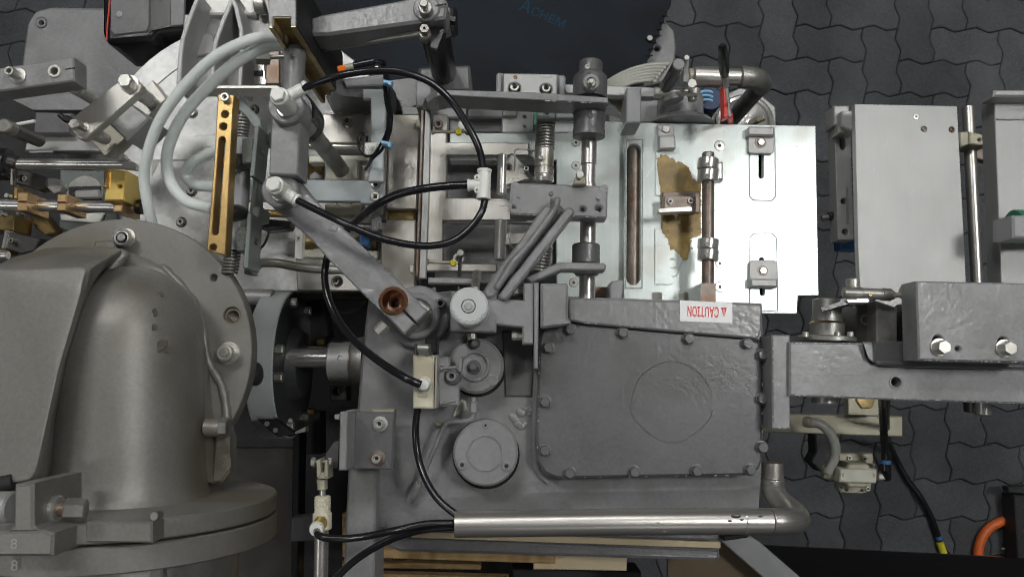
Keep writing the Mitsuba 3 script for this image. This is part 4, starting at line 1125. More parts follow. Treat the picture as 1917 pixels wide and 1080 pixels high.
t = thing('elbow_pipe', 'stainless pipe with a thick cast elbow turning down to the filter', 'pipe')
part(t, 'pipe', rod((1296, 144, 1.30), (1350, 145, 1.30), 19.5, n=36), 'stainless')
part(t, 'pipe', rod((1288, 142, 1.30), (1300, 143, 1.30), 14), 'pale_tan')
part(t, 'neck', rod((1346, 144, 1.30), (1392, 145, 1.30), 16, n=36), 'stainless')
part(t, 'elbow', sweep(smooth_path([v3(p) for p in ((1386, 145, 1.30), (1404, 146, 1.30), (1417, 149, 1.31), (1424, 154, 1.33), (1425, 160, 1.36))], 8), S(1400, 145, 1.3) * 20, 28), 'dull_steel', True)
part(t, 'elbow_lip', rod((1384, 145, 1.30), (1396, 145, 1.30), 21, n=32), 'dull_steel')
part(t, 'down_tube', lathe3(at(1425, 160, 1.36), at(1425, 160, 1.36) + [0, 0, -.22], [(0, S(1400, 145, 1.3) * 17), (1, S(1400, 145, 1.3) * 17)], 32), 'dull_steel')
t = thing('filter_lid', 'round shiny filter lid with a square plate, behind the bright plate', 'filter lid')
part(t, 'square_plate', plate([(1330, 240), (1330, 192), (1386, 164), (1418, 172), (1452, 200), (1454, 244)], 1.62, .03, .003), 'satin_steel')
part(t, 'dome', lathe3(at(1393, 232, 1.61), at(1393, 232, 1.61) + [0, 0, .03], [(0, S(0, 230, 1.6) * 54), (.25, S(0, 230, 1.6) * 52), (.3, S(0, 230, 1.6) * 47), (.7, S(0, 230, 1.6) * 38), (1, S(0, 230, 1.6) * 10)], 40), 'bright_steel')
part(t, 'seal', lathe3(at(1393, 232, 1.612), at(1393, 232, 1.612) + [0, 0, .008], [(0, S(0, 230, 1.6) * 55), (1, S(0, 230, 1.6) * 55)], 40), 'dark_steel')
part(t, 'wing_nut', join(rod((1404, 232, 1.56), (1424, 222, 1.54), 7, n=6), rod((1418, 226, 1.54), (1432, 220, 1.53), 6, n=6)), 'pale_tan')
t = thing('blue_coil', 'dark blue coiled hose beneath the stainless pipe', 'hose coil')
part(t, 'can', vrod(1330, 184, 1.52, 1.7, 24, 28), 'navy')
for k in range(3):
    P = [(1314 + 12 * math.cos(a) + 8, 176 + k * 8 + 5 * math.sin(a), 1.50 - .004 * k) for a in np.linspace(3.3, 6.1, 9)]
    part(t, 'coil', tube(P, 2.6, 8, 3), 'tie_blue')
t = thing('red_lever', 'red painted flat handle beside the screwdriver shank', 'handle')
put(t, plate([(1354, 160), (1361, 158), (1364, 219), (1355, 221)], 1.20, .02, .001), 'red_paint')
t = thing('screwdriver', 'black handled tool with pale ferrule, steel shank and red tip leaning behind the plate', 'tool')
part(t, 'handle', lathe((1352, 84, 1.02), (1357, 148, 1.10), [(0, 4), (.08, 8), (.35, 10.5), (.7, 10), (.9, 8), (1, 7)], 20), 'black_rubber')
part(t, 'ferrule', lathe((1357, 143, 1.09), (1360, 162, 1.11), [(0, 7.5), (1, 5.4)], 20), 'satin_steel')
part(t, 'shank', rod((1359, 160, 1.11), (1367, 220, 1.27), 3.8, n=14), 'bright_steel')
part(t, 'red_tip', lathe((1366, 216, 1.26), (1368.5, 238, 1.34), [(0, 6), (.3, 6), (1, 4.4)], 16), 'red_paint')

# ================================================================ gearbox
t = thing('gearbox', 'big dark grey gearbox with a bolted cover and two round lids, thickly painted', 'gearbox')
def gshift(pts, d):
    return [(x, y, d) for x, y in pts]
top = [(694, 562), (760, 556), (845, 549), (1000, 548), (1066, 558), (1424, 570), (1426, 760), (1424, 886), (1380, 893), (1000, 900), (860, 902), (760, 900), (700, 896), (678, 860), (674, 780), (680, 690)]
lo1 = [(690, 560), (760, 552), (845, 545), (1000, 545), (1066, 555), (1426, 568), (1430, 760), (1420, 950), (1380, 958), (1000, 962), (860, 985), (760, 992), (706, 985), (672, 880), (669, 780), (675, 690)]
lo2 = [(694, 565), (760, 560), (845, 555), (1000, 555), (1066, 560), (1420, 575), (1424, 760), (1404, 956), (1380, 962), (1000, 966), (860, 988), (760, 995), (712, 986), (685, 880), (680, 780), (684, 690)]
part(t, 'body', fbump(loft([gshift(top, 1.165), gshift([(x + .35 * (a - x), y + .35 * (b - y)) for (x, y), (a, b) in zip(top, lo1)], 1.167), gshift(lo1, 1.182), gshift(lo2, 1.52)]), .002, 22), 'paint_grey', 40)
part(t, 'corner_tower', plate([(1012, 530), (1062, 530), (1064, 536), (1064, 596), (1072, 606), (1012, 614)], 1.085, .09, .004, rnd=3), 'paint_arm')
part(t, 'tower_fin', plate([(999, 529), (1009, 529), (1007, 690), (1000, 690)], 1.085, .06, .0015), 'paint_arm')
part(t, 'fillet_ridge', tube([(1005, 690, 1.15), (1002, 760, 1.155), (1000, 830, 1.16), (1006, 880, 1.162), (1026, 902, 1.164)], 6, 10, 6), 'paint_grey')
part(t, 'label_ledge', plate([(1064, 557), (1425, 569), (1427, 574), (1425, 622), (1418, 634), (1250, 620), (1100, 606), (1066, 600)], 1.121, .06, .0025, rnd=3), 'paint_grey')
cov = [(1009, 640), (1013, 622), (1022, 609), (1038, 603), (1100, 607), (1400, 632), (1426, 640), (1427, 700), (1428, 862), (1420, 880), (1400, 890), (1200, 893), (1042, 896), (1020, 886), (1004, 862), (1003, 800)]
part(t, 'cover', plate(cov, 1.13, .045, .004, rnd=6), 'paint_dark')
for x, y in ((1067, 617), (1165, 623), (1288, 634), (1397, 643), (1026, 651), (1020, 752), (1020, 842), (1066, 884), (1187, 882), (1303, 880), (1403, 878), (1425, 664), (1425, 746), (1425, 836)):
    hexbolt(t, x, y, 1.13, 10, 'paint_dark', .009, washer=12, name='cover_bolt')
chip_glints(t, (1080, 603), (1415, 630), 1.121, 12)
chip_glints(t, (1427, 650), (1427, 860), 1.13, 10)
chip_glints(t, (1010, 650), (1006, 850), 1.13, 8)
chip_glints(t, (1040, 894), (1400, 889), 1.13, 10)
P = [(1258 + 76 * math.cos(a) * (1 + .03 * math.sin(5 * a)), 752 + 74 * math.sin(a) * (1 + .03 * math.cos(4 * a)), 1.1295) for a in np.linspace(.2, 5.9, 40)]
part(t, 'cast_ring_mark', tube(P, 1.1, 6, 2), 'paint_dark')
part(t, 'diagonal_weld', tube([(1125, 914, 1.178), (1160, 928, 1.186), (1195, 944, 1.200)], 2.2, 8, 5), 'paint_grey')
l = part(t, 'round_lid', disc(891, 685, 52, 1.115, .05, .004, n=56), 'paint_grey')
part(l, 'raised_ring', disc(888, 685, 29, 1.111, .005, .002, 24, 40), 'paint_grey')
part(l, 'hub_nut', join(disc(887, 687, 13, 1.112, .004, .001), prism_dir(887, 686, 1.112, 8, .014, ZU, 6)), 'paint_dark')
part(l, 'dimple', prism_dir(922, 711, 1.115, 10.5, .0015, ZU, 24, hole=.84), 'paint_grey')
l = part(t, 'round_lid', disc(909, 848, 61, 1.115, .055, .003, n=60), 'paint_grey', label='lower round lid with three screws')
part(l, 'raised_ring', disc(908, 848, 34, 1.1125, .003, .0015, 31, 44), 'paint_grey')
for x, y, r in ((865, 870, 8.5), (948, 872, 9), (909, 796, 5.5)):
    socket(l, x, y, 1.115, r, 'paint_grey', .003)
part(t, 'lid_gap', disc(893, 688, 54.5, 1.163, .002, .0005), 'black_paint')
part(t, 'lid_gap', disc(910, 851, 63, 1.1638, .002, .0005), 'black_paint')
part(t, 'pocket_shadow_plate', plate([(940, 620), (996, 622), (1000, 690), (996, 742), (946, 742)], 1.160, .02, .002), 'paint_dark')  # dark plate laid in for the shade of the pocket
part(t, 'mounting_ring', disc(782, 592, 58, 1.145, .03, .003, n=56), 'paint_grey')
part(t, 'mounting_ring', disc(778, 590, 44, 1.115, .03, .004, 30, 48), 'paint_grey')
part(t, 'inner_ring', disc(775, 588, 38, 1.13, .03, .003, 20, 48), 'dull_steel')
socket(t, 826, 569, 1.145, 9, 'paint_dark', .016)
hexbolt(t, 813, 541, 1.15, 4, 'paint_grey')
part(t, 'putty', fbump(plate([(858, 756), (864, 748), (872, 752), (874, 766), (860, 776), (848, 780), (850, 770)], 1.158, .01, .002), .004, 120), 'cream_plastic')
part(t, 'putty', fbump(plate([(812, 790), (824, 788), (826, 798), (816, 800)], 1.160, .008, .002), .004, 120), 'pale_tan')
for k in range(14):
    x, y = rng.uniform(955, 1000), rng.uniform(740, 800)
    m = wb.copy()
    m.vertices *= np.array([.006, .005, .002]) * rng.uniform(.5, 1.3)
    m.apply_translation(at(x, y, 1.164))
    part(t, 'paint_lump', m, 'paint_grey', True)

t = thing('caution_label', 'white label with red CAUTION lettering, upside down on the gearbox ledge', 'warning label')
part(t, 'sheet', plate([(1273, 562), (1371, 567), (1371, 605), (1273, 601)], 1.1204, .0006, .0001), 'label_white')
m = meshkit.text_mesh('CAUTION', S(1320, 583, 1.094) * 19, .0003, True)
w = m.bounds[1][0] - m.bounds[0][0]
m.apply_translation(-m.bounds[0] * [1, 0, 0])
m.vertices[:, 0] *= S(1320, 583, 1.094) * 60 / w
th = math.radians(180 - 2.3)
R = np.array([[math.cos(th), -math.sin(th), 0, 0], [math.sin(th), math.cos(th), 0, 0], [0, 0, 1, 0], [0, 0, 0, 1.]])
m.apply_transform(R)
m.apply_translation(at(1345.5, 575.5, 1.1202))
part(t, 'lettering', m, 'label_red', False)
tri = ring_xy([(1349.5, 575.5), (1360.5, 576), (1355.5, 594)], 1.1202)
part(t, 'warning_triangle', slab(tri, H - 1.1199, .0003, .00002, [ring_xy([(1354.2, 578), (1356.2, 578), (1356.4, 588), (1354.8, 588)], 1.1202)]), 'label_red', False)

t = thing('slotted_bracket', 'grey bracket with square cut outs on the gearbox edge, under the white round cap', 'bracket')
part(t, 'bracket', plate([(843, 545), (932, 545), (932, 560), (980, 562), (980, 530), (998, 530), (998, 644), (978, 644), (978, 613), (930, 608), (928, 622), (843, 620)], 1.085, .05, .002), 'paint_arm')
for x, y in ((970, 546), (969, 628)):
    part(t, 'bolt_head', prism_dir(x + 10, y, 1.11, 9, .016, (-1, 0, 0), 6), 'zinc')
part(t, 'upright_pin', rod((893, 512, 1.13), (889, 545, 1.09), 8.5), 'dull_steel')
part(t, 'edge_rail', plate([(801, 519), (888, 521), (888, 532), (801, 530)], 1.13, .02, .0015), 'paint_arm')
part(t, 'pin_foot', rod((858, 524, 1.15), (858, 545, 1.15), 5), 'dark_steel')
t = thing('white_cap', 'white round cap with chipped rim and a central screw', 'roller')  # a round cap held by its central screw
part(t, 'cap', vrod(878, 573, 1.025, 1.085, 36, 56), 'paint_white_grey')
part(t, 'ring', disc(877, 573, 14, 1.0248, .003, .0005, 11.5), 'black_matte')
part(t, 'screw', prism_dir(877, 573, 1.025, 8, .004, ZU, 6), 'satin_steel')
part(t, 'washer', disc(877, 573, 11, 1.0245, .002, .0004), 'paint_white_grey')
for k in range(7):
    a = .5 + k * .35
    part(t, 'paint_crack', tube([(878 + 33 * math.cos(a), 573 + 31 * math.sin(a), 1.0247), (878 + 30 * math.cos(a + .12), 573 + 28 * math.sin(a + .12), 1.0247), (878 + 33 * math.cos(a + .3), 573 + 31 * math.sin(a + .3), 1.0247)], .5, 5, 2), 'paint_grey')

t = thing('oil_pipe', 'thin grey oil pipe with two bends between the round lids', 'pipe')
part(t, 'pipe', tube([(887, 752, 1.12), (887, 770, 1.12), (884, 783, 1.12), (870, 788, 1.12), (842, 789, 1.12), (832, 796, 1.12), (815, 836, 1.125), (796, 880, 1.135), (784, 906, 1.145)], 4.4, 12, 6), 'paint_arm')
part(t, 'nut', rod((887, 752, 1.115), (887, 772, 1.115), 9, n=6), 'paint_grey')
part(t, 'nut', rod((887, 743, 1.115), (887, 752, 1.115), 6.5, n=10), 'dull_steel')
part(t, 'end_fitting', lathe((785, 904, 1.145), (768, 938, 1.16), [(0, 7), (.3, 9.5), (.7, 9), (1, 7)], 16), 'paint_grey')
t = thing('lid_nipple', 'short greasy grease nipple on the rim of the upper lid', 'nipple')
part(t, 'nut', rod((882, 624, 1.10), (884, 636, 1.10), 9.5, n=8), 'dull_steel')
part(t, 'elbow', lathe3(at(889, 642, 1.095), at(889, 642, 1.095) - [0, 0, .03], [(0, .004), (.2, .007), (.6, .007), (1, .009)], 16), 'paint_dark')
part(t, 'ring', disc(882, 642, 9, 1.11, .006, .001, 5), 'dark_steel')

t = thing('ivory_valve', 'ivory valve block with a roller on top and a white hose collar', 'valve')
part(t, 'block', plate([(773, 664), (813, 665), (811, 765), (773, 764)], 1.045, .06, .002), 'ivory_valve')
part(t, 'side_plate', plate([(815, 668), (819, 668), (817, 764), (813, 764)], 1.045, .06, .0006), 'zinc')
part(t, 'collar', lathe3(at(792, 719, 1.03), at(792, 719, 1.03) - [0, 0, .016], [(0, .0075), (.25, .009), (1, .0095)], 20), 'white_plastic')
part(t, 'union_nut', prism_dir(794, 720, 1.045, 14, .004, ZU, 6), 'dull_steel')
part(t, 'stamped_frame', plate([(782, 735), (799, 736), (799, 744), (782, 743)], 1.0447, .0006, .0001, [[(783, 736), (798, 737), (798, 743), (783, 742)]]), 'pale_tan')
part(t, 'roller', rod((780, 652, 1.04), (804, 652, 1.04), 8.5, n=16), 'dull_steel')
part(t, 'roller_fork', join(plate([(776, 643), (780, 643), (780, 664), (776, 664)], 1.03, .02, .0006), plate([(803, 643), (807, 643), (807, 664), (803, 664)], 1.03, .02, .0006)), 'dark_steel')
part(t, 'plunger', plate([(796, 632), (818, 632), (818, 662), (808, 664), (796, 644)], 1.06, .03, .002), 'black_paint')
t = thing('valve_bracket', 'grey bracket holding the ivory valve with a large socket screw and two thin screws', 'bracket')
part(t, 'plate', plate([(821, 668), (842, 668), (842, 690), (859, 692), (859, 758), (821, 762)], 1.085, .03, .002), 'paint_grey')
part(t, 'boss', disc(847, 705, 16, 1.08, .02, .002), 'paint_dark')
socket(t, 846, 704, 1.08, 10, 'paint_arm', .012)
part(t, 'handle_strip', plate([(860, 668), (866, 668), (864, 696), (857, 696)], 1.07, .02, .001), 'paint_arm')
part(t, 'thin_screw', join(rod((824, 689, 1.06), (829, 689, 1.06), 5, n=6), rod((828, 689, 1.06), (854, 687, 1.06), 3, n=10)), 'dull_steel')
part(t, 'thin_screw', rod((828, 754, 1.07), (853, 750, 1.07), 3, n=10), 'dull_steel')

# ================================================================ stainless pipe over the gearbox foot
t = thing('steel_pipe', 'long brushed stainless pipe bent back at its right end, black hoses enter its mouth', 'pipe')
s = S(1100, 978, 1.05)
P = [v3(p) for p in ((1446, 866, 1.20), (1447, 895, 1.20))]
part(t, 'stub', sweep(P, s * 22, 36), 'stainless', 40)
part(t, 'rim', lathe3(v3((1446, 865.2, 1.2)), v3((1446, 867, 1.2)), [(0, s * 21.2), (1, s * 21.2)], 36), 'copper')
P = smooth_path([v3(p) for p in ((1447, 894, 1.20), (1448, 915, 1.20), (1458, 935, 1.185), (1478, 952, 1.16), (1492, 966, 1.12), (1490, 974, 1.075), (1470, 975, 1.055), (1440, 975, 1.05))], 8)
part(t, 'bend', sweep(P, s * 23.6, 36), 'stainless', True)
part(t, 'run', sweep([v3(p) for p in ((1452, 975, 1.052), (1300, 976, 1.05), (1150, 977, 1.05), (1000, 979, 1.05), (852, 981, 1.05))], s * 24, 40), 'stainless', 40)
part(t, 'weld_seam', lathe3(v3((1392, 975.4, 1.05)), v3((1395, 975.4, 1.05)), [(0, s * 24.2), (.5, s * 24.5), (1, s * 24.2)], 40), 'bright_steel')
part(t, 'mouth', lathe3(v3((851.6, 981, 1.05)), v3((853, 981, 1.05)), [(0, s * 21.5), (1, s * 21.5)], 32), 'black_matte')
for k, (x, y) in enumerate(((1372, 962), (1382, 968), (1360, 970), (1418, 962), (1236, 976), (1228, 974), (1069, 990), (1240, 990))):
    m = wb.copy()
    m.vertices *= np.array([.004, .002, .0008]) * (1.6 if k == 0 else .7)
    yy = (y - 976) / 24
    m.apply_translation(at(x, y, 1.05) + [0, 0, s * 24 * math.sqrt(max(.05, 1 - yy * yy)) * .999])
    part(t, 'scuff', m, 'dark_steel' if k < 4 else 'pale_tan', True)

# ================================================================ foot, pallet, table corner below
t = 'gearbox'
part(t, 'upper_foot', plate([(730, 940), (1400, 930), (1345, 1000), (1345, 1012), (780, 996)], 1.46, .05, .004), 'paint_grey')
part(t, 'lower_foot', fbump(plate([(716, 1000), (774, 1004), (1348, 1026), (1348, 1044), (1340, 1050), (748, 1032), (724, 1022)], 1.50, .06, .006, rnd=5), .003, 40), 'paint_grey', 40)
t = thing('wood_wedge', 'long thin pale wooden wedge between the two layers of the gearbox foot', 'wedge')
put(t, plate([(770, 992), (1349, 1014), (1349, 1026), (770, 1006)], 1.485, .012, .001), 'pale_wood')
t = thing('wooden_pallet', 'wooden pallet boards under the gearbox at the bottom edge', 'pallet')
part(t, 'board', plate([(640, 962), (712, 965), (1040, 1035), (1040, 1055), (640, 1042)], 1.58, .03, .002), 'wood')
part(t, 'block', plate([(998, 1036), (1174, 1042), (1173, 1068), (999, 1065)], 1.61, .08, .002), 'pale_wood')
part(t, 'board', plate([(640, 1072), (952, 1080), (956, 1130), (640, 1130)], 1.72, .03, .002), 'wood')
part(t, 'board', plate([(640, 1050), (900, 1056), (900, 1066), (640, 1062)], 1.85, .03, .002), 'wood')
part(t, 'stringer', plate([(960, 1064), (1200, 1070), (1200, 1120), (960, 1120)], 2.0, .1, .002), 'black_matte')
t = thing('cardboard_sheet', 'brown sheet in shade beside the slanting steel profile', 'sheet')
put(t, plate([(1348, 1012), (1450, 1095), (1250, 1110), (1250, 1046), (1340, 1046)], 1.66, .01, .001), 'cardboard')
t = thing('steel_profile', 'slanting steel profile at the bottom edge right of the wooden wedge', 'leg')
part(t, 'leg', plate([(1350, 1012), (1406, 1004), (1420, 1012), (1510, 1090), (1446, 1095)], 1.60, .05, .002), 'paint_light')
part(t, 'plug', plate([(1352, 1002), (1404, 998), (1400, 1006), (1356, 1012)], 1.55, .03, .002), 'black_paint')
t = thing('black_table_top', 'glossy black sheet lying at the lower right edge, mirroring the orange cable', 'table top')
put(t, plate([(1390, 1019), (1500, 1024), (1940, 1046), (1960, 1130), (1380, 1130)], 2.20, .012, .001), 'glossy_black')
t = thing('black_crate_edge', 'black crate edge standing at the right border near the orange cable', 'crate')
part(t, 'wall', plate([(1899, 926), (1960, 926), (1960, 1075), (1908, 1075)], 2.37, .06, .003), 'black_matte')
part(t, 'rim', plate([(1888, 911), (1960, 908), (1960, 928), (1889, 921)], 2.36, .03, .002), 'black_matte')
t = thing('orange_cable', 'orange cable looping over the paving at the lower right', 'cable')
put(t, tube([(1880, 1150, 2.435), (1846, 1090, 2.435), (1832, 1050, 2.434), (1834, 1018, 2.434), (1850, 990, 2.434), (1880, 974, 2.434), (1915, 969, 2.434), (1980, 970, 2.434)], 8.5, 16, 8), 'cable_orange', True)
t = thing('floor_cable', 'black cable on the paving ending in a blue band and a yellow sleeve', 'cable')
part(t, 'cable', tube([(1650, 800, 2.2), (1662, 824, 2.35), (1678, 858, 2.43), (1698, 896, 2.435), (1720, 925, 2.435), (1740, 960, 2.435), (1752, 990, 2.435), (1759, 1012, 2.435)], 5.2, 12, 8), 'black_rubber')
part(t, 'blue_band', rod((1756, 1003, 2.435), (1759, 1010, 2.435), 6.2), 'blue_plastic')
part(t, 'yellow_sleeve', rod((1759, 1014, 2.435), (1767, 1036, 2.435), 6.5), 'yellow_mark')
part(t, 'tail', tube([(1764, 1020, 2.435), (1774, 1034, 2.435), (1790, 1052, 2.437)], 3, 8), 'black_rubber')
t = thing('white_scrap', 'tiny white scrap lying on the paving by the orange cable', 'scrap')
put(t, plate([(1876, 1025), (1885, 1025), (1885, 1028), (1876, 1028)], 2.445, .003, .0005), 'white_plastic')
# ================================================================ right: transfer plates, beam, actuator
t = thing('transfer_plate', 'matt grey flat plate with three small screws, next to the bright machine plate', 'plate')
part(t, 'plate', plate([(1600, 195), (1792, 199), (1806, 470), (1811, 590), (1612, 590), (1606, 460)], 1.22, .012, .0008, [(1730, 242, 5.5), (1782, 243, 5.5)]), 'satin_steel')
flush(t, 1715, 219, 1.22, 5.5, 'zinc')
slotted(t, 1730, 242, 1.224, 5, 'rusty_steel', 40)
slotted(t, 1782, 243, 1.224, 5, 'rusty_steel', 70)
t = thing('slotted_rail', 'narrow pale rail with a slot, holes and a clamp block at its upper end', 'rail')
part(t, 'rail', plate([(1562, 226), (1592, 226), (1599, 449), (1569, 449)], 1.30, .03, .001, [(1577, 262, 1578, 276, 5.2), (1580, 377, 6), (1583, 434, 6)]), 'satin_steel')
part(t, 'hole_floor', plate([(1566, 240), (1590, 240), (1596, 446), (1572, 446)], 1.325, .004, .001), 'rusty_steel')
part(t, 'clamp_block', plate([(1561, 198), (1590, 198), (1590, 234), (1562, 234)], 1.28, .04, .002), 'satin_steel')
part(t, 'clamp_jaw', plate([(1576, 208), (1600, 207), (1600, 250), (1576, 236)], 1.26, .03, .002), 'satin_steel')
part(t, 'jaw_bar', plate([(1570, 236), (1592, 234), (1592, 250), (1570, 250)], 1.27, .03, .002), 'steel')
hexbolt(t, 1594, 241, 1.255, 5, 'zinc', .012)
part(t, 'side_stain', plate([(1584, 350), (1588, 352), (1590, 420), (1584, 420)], 1.2996, .0005, .0001), 'dull_steel')
t = thing('blue_beam', 'blue painted beam end below the narrow rail', 'beam')
put(t, plate([(1574, 440), (1608, 440), (1608, 468), (1574, 466)], 1.36, .03, .003), 'blue_plastic')
t = thing('thumbscrew', 'small dark thumbscrew left of the narrow rail', 'thumbscrew')
part(t, 'knob', rod((1538, 409, 1.32), (1552, 406, 1.32), 5.5), 'dull_steel')
part(t, 'screw', rod((1550, 406, 1.32), (1566, 402, 1.32), 8, n=8), 'black_paint')
t = thing('round_bar', 'long round steel bar standing between the two matt plates', 'bar')
part(t, 'bar', rod((1812, 200, 1.42), (1830, 540, 1.42), 10.5, n=32), 'stainless')
part(t, 'bar_clamp', plate([(1797, 247), (1816, 246), (1816, 270), (1800, 276), (1797, 268)], 1.39, .05, .002), 'pale_tan')
part(t, 'bar_clamp', plate([(1815, 246), (1852, 255), (1850, 273), (1815, 270)], 1.385, .05, .002, [(1834, 262, 3)]), 'pale_tan')
part(t, 'strap', plate([(1826, 276), (1858, 286), (1860, 304), (1826, 296)], 1.52, .02, .001), 'rusty_steel')
t = thing('welded_tray', 'matt welded steel tray at the right border with two weld beads', 'tray')
part(t, 'floor', plate([(1861, 182), (1990, 186), (1996, 590), (1877, 590)], 1.20, .035, .001), 'satin_steel')
part(t, 'lip', plate([(1862, 168), (1990, 168), (1990, 182), (1860, 181)], 1.17, .035, .003), 'satin_steel')
for y in (191, 223):
    P = [(1866 + k * 4, y + rng.uniform(-1, 1) + k * .05, 1.199) for k in range(20)]
    part(t, 'weld_bead', sweep([v3(p) for p in P], [S(1890, y, 1.2) * rng.uniform(1.3, 2.6) for _ in P], 8), 'satin_steel', True)
t = thing('grey_roller_block', 'grey block with a green disc behind it on the welded tray', 'roller block')
part(t, 'block', plate([(1896, 403), (1960, 402), (1960, 446), (1897, 446)], 1.12, .04, .003), 'paint_light')
part(t, 'side', plate([(1890, 404), (1897, 404), (1897, 446), (1890, 446)], 1.135, .04, .001), 'paint_light')
part(t, 'disc', rod((1896, 425, 1.165), (1960, 425, 1.165), 32, n=36, c=.04), 'green_paint')

t = thing('support_beam', 'grey painted support beam with brush marks, from the gearbox to the right border', 'beam')
part(t, 'beam', fbump(plate([(1478, 640), (1618, 642), (1622, 668), (1632, 682), (1660, 686), (1960, 692), (1960, 757), (1700, 750), (1478, 741)], 1.09, .05, .0025, [(1678, 715, 10)]), .0005, 40), 'paint_arm', 35)
chip_glints(t, (1480, 739), (1917, 755), 1.09, 40)
chip_glints(t, (1480, 642), (1616, 643), 1.09, 10)
chip_glints(t, (1447, 632), (1447, 800), 1.098, 8)
chip_glints(t, (1450, 800), (1478, 801), 1.098, 5)
part(t, 'hole_rim', disc(1678, 715, 13, 1.0885, .003, .001, 9.5), 'paint_arm')
part(t, 'hole_floor', disc(1676, 716, 12, 1.12, .004, .001), 'paint_dark')
part(t, 'end_flange', plate([(1445, 627), (1479, 627), (1480, 803), (1446, 803)], 1.098, .055, .002), 'paint_arm')
part(t, 'corner_fillet', loft([[(1616, 642, 1.08), (1632, 646, 1.08), (1634, 676, 1.08), (1626, 670, 1.08)], [(1614, 640, 1.11), (1634, 640, 1.11), (1640, 684, 1.11), (1624, 676, 1.11)]]), 'paint_arm')
t = thing('bearing_housing_block', 'thick grey block with two hex bolts in slots, bolted over the support beam', 'block')
part(t, 'block', fbump(plate([(1715, 526), (1960, 531), (1960, 679), (1720, 674)], 1.02, .04, .002, [(1756, 637, 1756, 650, 9), (1878, 640, 1878, 652, 9), (1794, 653, 4.6)]), .0004, 50), 'paint_arm', 35)
part(t, 'foot', plate([(1636, 640), (1712, 638), (1712, 680), (1636, 676)], 1.095, .06, .002), 'paint_dark')  # bracket wall in shade, the shade put into its darker paint
part(t, 'under_shadow_step', plate([(1636, 674), (1930, 682), (1930, 690), (1644, 684)], 1.085, .02, .002), 'paint_dark')  # dark strip laid in for the shadow under the block
chip_glints(t, (1722, 674), (1917, 678), 1.02, 22)
chip_glints(t, (1717, 530), (1917, 533), 1.02, 6)
for x, y in ((1758, 650), (1880, 652)):
    hexbolt(t, x, y, 1.02, 13.5, 'zinc', .012, washer=17)
t = thing('rotary_actuator', 'oily steel cylinder stack standing on its flange above the support beam', 'actuator')
part(t, 'body', lathe((1548, 560, 1.140), (1548, 640, 1.140), [(0, 24), (.02, 26), (.35, 26), (.55, 28), (.56, 27), (.58, 31), (.85, 31), (.86, 34), (1, 34)], 40), 'dull_steel')
part(t, 'flange', lathe((1548, 630, 1.140), (1548, 639, 1.140), [(0, 50), (.2, 52), (1, 52)], 44), 'dull_steel')
for x in (1508, 1568, 1592):
    part(t, 'flange_bolt', rod((x, 621, 1.115), (x, 631, 1.115), 6, n=16), 'zinc')
part(t, 'oil_stain', lathe((1548, 602, 1.140), (1548, 606, 1.140), [(0, 28.5), (1, 31.3)], 36), 'oily_steel')
part(t, 'pinch_arm', loft([[(1536, 577, 1.070), (1584, 560, 1.070), (1626, 557, 1.070), (1629, 566, 1.070), (1584, 570, 1.070), (1540, 582, 1.070)], [(1536, 579, 1.140), (1584, 564, 1.140), (1624, 562, 1.140), (1626, 570, 1.140), (1584, 574, 1.140), (1540, 584, 1.140)]]), 'paint_dark', False)
part(t, 'arm_end', plate([(1585, 558), (1625, 557), (1629, 562), (1627, 568), (1588, 568), (1584, 563)], 1.066, .02, .002), 'bright_steel')
part(t, 'arm_pin', rod((1598, 566, 1.100), (1598, 578, 1.100), 4, n=12), 'dull_steel')
t = thing('ball_joint_link', 'greenish steel ball joint link with a large socket screw and threaded stud', 'link')
part(t, 'eye', join(rod((1578, 548, 1.080), (1615, 549, 1.080), 9.5), rod((1612, 549, 1.080), (1655, 551, 1.080), 10.5)), 'dull_steel')
part(t, 'sleeve', rod((1650, 551, 1.080), (1668, 552, 1.080), 12), 'dull_steel')
part(t, 'nut', rod((1664, 552, 1.080), (1674, 552, 1.080), 9, n=6), 'zinc')
part(t, 'stud', rod((1672, 552, 1.080), (1698, 553, 1.080), 5, n=14), 'pale_tan')
part(t, 'brass_nipple', disc(1630, 551, 3.5, 1.04, .003, .001, 1.4, 14), 'brass')
part(t, 'screw_head', lathe((1596, 522, 1.090), (1597, 538, 1.090), [(0, 10), (.08, 12), (1, 12)], 28), 'steel')
part(t, 'washer', rod((1597, 537, 1.090), (1597, 541, 1.090), 15), 'dull_steel')
t = thing('pivot_block', 'grey steel block with a bore in its dark side, next to the actuator', 'block')
part(t, 'block', plate([(1641, 563), (1680, 576), (1680, 643), (1641, 644)], 1.10, .09, .0015), 'dull_steel')
part(t, 'dark_side', plate([(1604, 562), (1640, 560), (1640, 644), (1604, 644)], 1.13, .06, .0015), 'dark_steel')
part(t, 'bore', disc(1620, 598, 9, 1.1295, .002, .0006, 7), 'dull_steel')
part(t, 'wheel', rod((1682, 605, 1.14), (1706, 605, 1.14), 36, n=40, c=.06), 'black_paint')
part(t, 'round_back', lathe((1688, 548, 1.12), (1694, 548, 1.12), [(0, 12), (1, 12)]), 'pale_tan')

